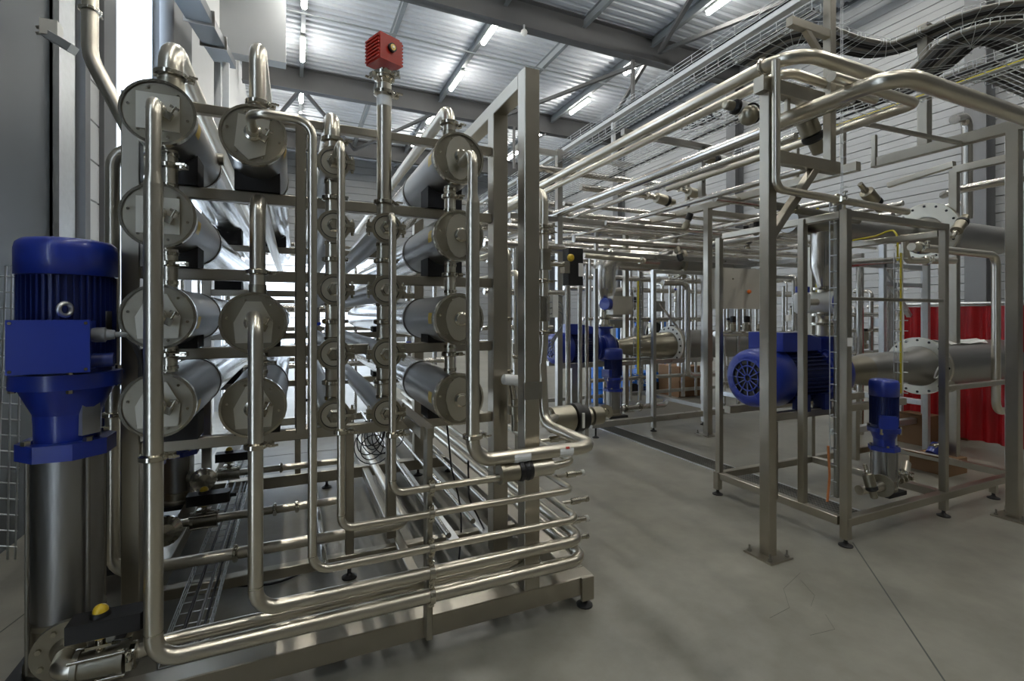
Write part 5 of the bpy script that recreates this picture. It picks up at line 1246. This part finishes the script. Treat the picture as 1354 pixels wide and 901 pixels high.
for i, u in enumerate((795, 808)):
    p = at(u, 505, Y=7.6)
    t = thing('blue_drum', ['bright blue plastic drum behind the pump leg, left one', 'bright blue plastic drum behind the pump leg, right one'][i], 'drum', (p.x, 7.6 + .1 * i, 0), 'blue drums')
    MB().lathe((p.x, 7.6 + .1 * i, 0), (0, 0, 1), [(0, .2), (.03, .22), (.25, .22), (.27, .23), (.3, .22), (.6, .22), (.62, .23), (.65, .22), (.86, .21), (.9, .17)], 28).build('body', 'blue_light', t)
    MB().lathe((p.x, 7.6 + .1 * i, .9), (0, 0, 1), [(0, .16), (.02, .16)], 24).build('lid', 'blue', t)
bf = frame('bright blue tubular rack in the background behind the suction cone', [('post', (xu_(u, 9.6), 9.6, 0), (xu_(u, 9.6), 9.6, 1.5), .07) for u in (817, 842, 878)] + [('rail', (xu_(808, 9.6), 9.6, 1.46), (xu_(880, 9.6), 9.6, 1.46), .06), ('rail', (xu_(817, 9.6), 9.6, .7), (xu_(878, 9.6), 9.6, .7), .06)], name='blue_rack', m='blue_light', cat='rack')
t = thing('black_drum_fan', 'round black drum seen inside the blue rack', 'drum', (xu_(858, 9.3), 9.3, .7)); c = at(858, 440, Y=9.3)
MB().cyl((c.x, 9.1, c.z), (c.x, 9.5, c.z), .28, n=28).build('drum', 'black', t); MB().torus((c.x, 9.08, c.z), (0, 1, 0), .27, .02, 28, 6).build('rim', 'steel_dark', t)
MB().box(c.x - .2, c.x + .2, 9.2, 9.5, .0, c.z - .2).build('stand', 'steel_dark', t)
cb = at(899, 522, Z=0); t = thing('wooden_crate', 'orange brown wooden crate on the floor beyond the middle distance skid', 'crate', (cb.x, cb.y, 0))
for k in range(4): MB().box(cb.x - .3, cb.x + .3, cb.y - .3, cb.y - .27, .02 + .15 * k, .15 + .15 * k).build('plank', 'cardboard', t)
MB().box(cb.x - .29, cb.x + .29, cb.y - .268, cb.y + .3, 0, .6).build('core', 'cardboard', t)

# ------------------------------------------------------------------ floor drain channel
t = thing('floor_drain', 'long floor drain channel with steel grating between the skids', 'drain', (4.09, 4.2, 0))
for x in (3.965, 4.235): MB().box(x - .012, x + .012, 2.4, 5.9, .0, .006).build('edge_strip', 'galv', t)
MB().box(3.977, 4.223, 2.4, 5.9, .0, .002).build('channel', 'black', t)
g = MB()
for k in range(130): 
    y = 2.42 + k * .0268
    g.box(3.977, 4.223, y, y + .008, .002, .006)
for k in range(8): g.box(3.99 + k * .031, 3.998 + k * .031, 2.4, 5.9, .002, .0055)
gr = g.build('grating', 'steel_dark', t); gr['kind'] = 'stuff'

# ------------------------------------------------------------------ cable trays overhead
t = wire_tray('long cable ladder with black cables running under the roof, upper right of centre', (4.26, 2.2, 4.55), (4.26, 12.5, 4.45), .12, .09, .30, .003, cables=((-.03, .014, 'cable_black'), (0, .016, 'cable_black'), (.035, .014, 'cable_grey')))
MB().bar((4.26, 2.2, 4.51), (4.26, 12.5, 4.41), .10, .06).build('side_rail', 'galv', t)
for y in (5.9, 9.2): MB().bar((4.26, y, 3.87), (4.26, y, 4.42), .05).build('support_stub', 'galv', t)
wire_tray('slim wire tray directly above the thick topmost overhead pipe', (3.42, 2.3, 3.78), (3.42, 9.5, 3.7), .10, .07, .14, .0028, cables=((-.03, .010, 'cable_black'), (.02, .012, 'cable_grey')))
wire_tray('wide wire tray between the overhead pipes of the bridge', (3.85, 2.6, 3.52), (3.85, 9.0, 3.45), .34, .05, .11, .003, cables=((.08, .012, 'cable_grey'), (.12, .010, 'cable_black')))
wire_tray('wide wire tray crossing behind the large upper right elbow', (4.35, 1.3, 3.28), (4.35, 5.2, 3.28), .30, .05, .11, .003, cables=((-.08, .012, 'cable_black'), (.1, .012, 'cable_grey'), (.05, .009, 'yellow_wire')))
t = thing('cable_bundle', 'coiled bundle of cables lying on the wide wire tray between pipes', 'cable', (3.7, 3.6, 3.5))
for k in range(6): MB().torus((3.72 + .03 * rnd.uniform(-1, 1), 3.55 + .05 * k, 3.56 + .01 * k), (rnd.uniform(-.3, .3), rnd.uniform(-.5, .5), 1), .10 + .01 * k, .006, 20, 5).build('coil', 'cable_black', t)
def cable_run(label, path, zs, n=7, w=.28, rc=.013, mats=('cable_black', 'cable_black', 'cable_grey', 'steel_dark')):
    pts = [at(u, v, Z=z) for (u, v), z in zip(path, zs)]
    t = thing('cable_run', label, 'cable tray', tuple(pts[0]))
    ps = rounded(pts, .5)
    for k in range(n):
        o = -w / 2 + w * k / (n - 1)
        q = []
        for i, p in enumerate(ps):
            d = (ps[min(i + 1, len(ps) - 1)] - ps[max(i - 1, 0)]); a = d.cross(V((0, 0, 1))).normalized(); q.append(p + a * o + V((0, 0, .02)))
        MB().tube(q, rc, .02, n=7).build('cable', mats[k % len(mats)], t)
    for s in (-1, 1):
        q = []
        for i, p in enumerate(ps):
            d = (ps[min(i + 1, len(ps) - 1)] - ps[max(i - 1, 0)]); a = d.cross(V((0, 0, 1))).normalized(); q.append(p + a * s * (w / 2 + .03) + V((0, 0, .05)))
        MB().tube(q, .0028, .02, n=5).build('side_wire', 'galv', t)
    L = 0
    for i in range(len(ps) - 1):
        seg = ps[i + 1] - ps[i]; a = seg.cross(V((0, 0, 1))).normalized(); m_ = max(1, int(seg.length / .12))
        for k in range(m_):
            p = ps[i] + seg * (k / m_)
            MB().tube([p - a * (w / 2 + .03) + V((0, 0, .05)), p - a * (w / 2 + .03), p + a * (w / 2 + .03), p + a * (w / 2 + .03) + V((0, 0, .05))], .0028, .005, n=5).build('cross_wire', 'galv', t)
    return t
cable_run('curving tray of thick black cables at the upper right, the highest', [(985, 88), (1060, 40), (1120, 62), (1170, 72), (1225, 50), (1290, 22), (1400, 12)], (4.2, 4.2, 4.15, 4.1, 4.1, 4.1, 4.1), 8, .24, .017)
cable_run('second curving tray of dark cables below the highest one at upper right', [(1100, 145), (1180, 128), (1232, 92), (1275, 52), (1330, 45), (1400, 75)], (3.75, 3.75, 3.75, 3.75, 3.75, 3.75), 8, .30, .017)
cable_run('third tray with blue grey cables by the right wall column', [(1225, 118), (1262, 108), (1300, 92), (1340, 108), (1400, 135)], (3.5, 3.5, 3.5, 3.5, 3.5), 6, .2, .012, ('cable_grey', 'cable_black', 'steel_dark'))
MB().box(3.477, 3.533, 2.1205, 2.1215, 1.39, 1.45).build('white_tape', 'sticker', skA)

# ------------------------------------------------------------------ dense pipe bundles on the rack
def bundle(label, items, extra=()):
    c = V(items[0][1])
    t = thing('pipe_bundle', label, 'pipework', tuple(c), 'rack pipe bundles')
    for nm, p0, p1, r in items: MB().tube([p0, p1], r, n=10).build(nm, 'pipe_far', t)
    for p, d in extra:
        p = V(p); d = V(d).normalized()
        v = MB().lathe(p, d, [(0, .03), (.02, .05), (.10, .05), (.11, .035), (.14, .035)], 12).build('valve', 'plate', t)
        MB().lathe(p + d * .14, d, [(0, .045), (.09, .045), (.10, .03)], 12).build('valve_cap', 'black', v)
    return t
it = []; ex = []
for k, (y, z, r, x0, x1) in enumerate(((5.15, 2.78, .032, 3.6, 9.2), (5.5, 3.06, .03, 3.2, 8.0), (5.75, 2.66, .05, 3.5, 9.2), (6.05, 3.06, .04, 3.0, 8.6), (6.25, 2.75, .03, 3.4, 9.2), (6.55, 2.98, .055, 2.9, 9.2), (6.95, 2.78, .04, 3.2, 9.2), (7.3, 3.05, .03, 2.9, 9.2), (7.8, 2.85, .05, 2.9, 9.2), (8.3, 3.0, .04, 2.8, 9.2), (8.8, 2.7, .05, 2.8, 9.2))):
    it.append(('header', (x0, y, z), (x1, y, z), r))
    if k % 2 == 0: ex.append(((x0 + 1.3 + .25 * k, y, z), (.2, -.3, -1 if k % 4 else 1)))
bundle('dense bundle of crossing header pipes on the middle distance rack', it, ex)
it = []; ex = []
for k, (x, z, r) in enumerate(((5.6, 2.88, .03), (5.95, 2.72, .045), (6.4, 3.12, .03), (6.8, 2.86, .05), (7.4, 3.1, .035), (7.9, 2.8, .045), (8.4, 3.15, .03))):
    it.append(('header', (x, 3.6 + .2 * (k % 3), z), (x, 9.0, z), r))
    ex.append(((x, 4.4 + .45 * k, z), (-.3, -.2, 1 if k % 2 else -1)))
bundle('bundle of lengthwise pipes with black-capped valves behind the control cabinet', it, ex)
it = []
for k, u in enumerate((958, 976, 992, 1036, 1049)):
    x = xu_(u, 5.6); it.append(('riser', (x, 5.6, .2), (x, 5.6, 2.1 + .1 * (k % 3)), .022 + .008 * (k % 2)))
it += [('header', (xu_(945, 5.6), 5.6, 1.32), (xu_(1060, 5.6), 5.6, 1.30), .045), ('header', (xu_(950, 5.6), 5.6, .55), (xu_(1050, 5.6), 5.6, .55), .03)]
bundle('slim risers joined by a low header just below the control cabinet', it, [((xu_(966, 5.6), 5.55, 1.36), (0, 0, 1)), ((xu_(1000, 5.6), 5.55, 1.36), (.5, 0, 1)), ((xu_(984, 5.6), 5.55, 1.36), (0, 0, 1))])
it = []
for k, u in enumerate((780, 800, 834, 846, 886, 903, 920)):
    x = xu_(u, 7.0); it.append(('riser', (x, 7.0, .1), (x, 7.0, 2.9 - .15 * (k % 3)), .025 + .01 * (k % 2)))
it += [('header', (xu_(770, 7.0), 7.0, 1.55), (xu_(930, 7.0), 7.0, 1.55), .03), ('header', (xu_(770, 7.0), 7.0, 2.25), (xu_(930, 7.0), 7.0, 2.25), .04), ('header', (xu_(780, 7.0), 7.0, .5), (xu_(930, 7.0), 7.0, .5), .035)]
bundle('upright pipes with cross headers behind the middle distance blue pump', it, [((xu_(834, 7), 6.95, 1.7), (.3, 0, 1)), ((xu_(886, 7), 6.95, 1.2), (0, 0, 1)), ((xu_(903, 7), 6.95, 2.3), (-.5, 0, 1))])

for o in SC.objects:
    if '_w' in o: del o['_w']
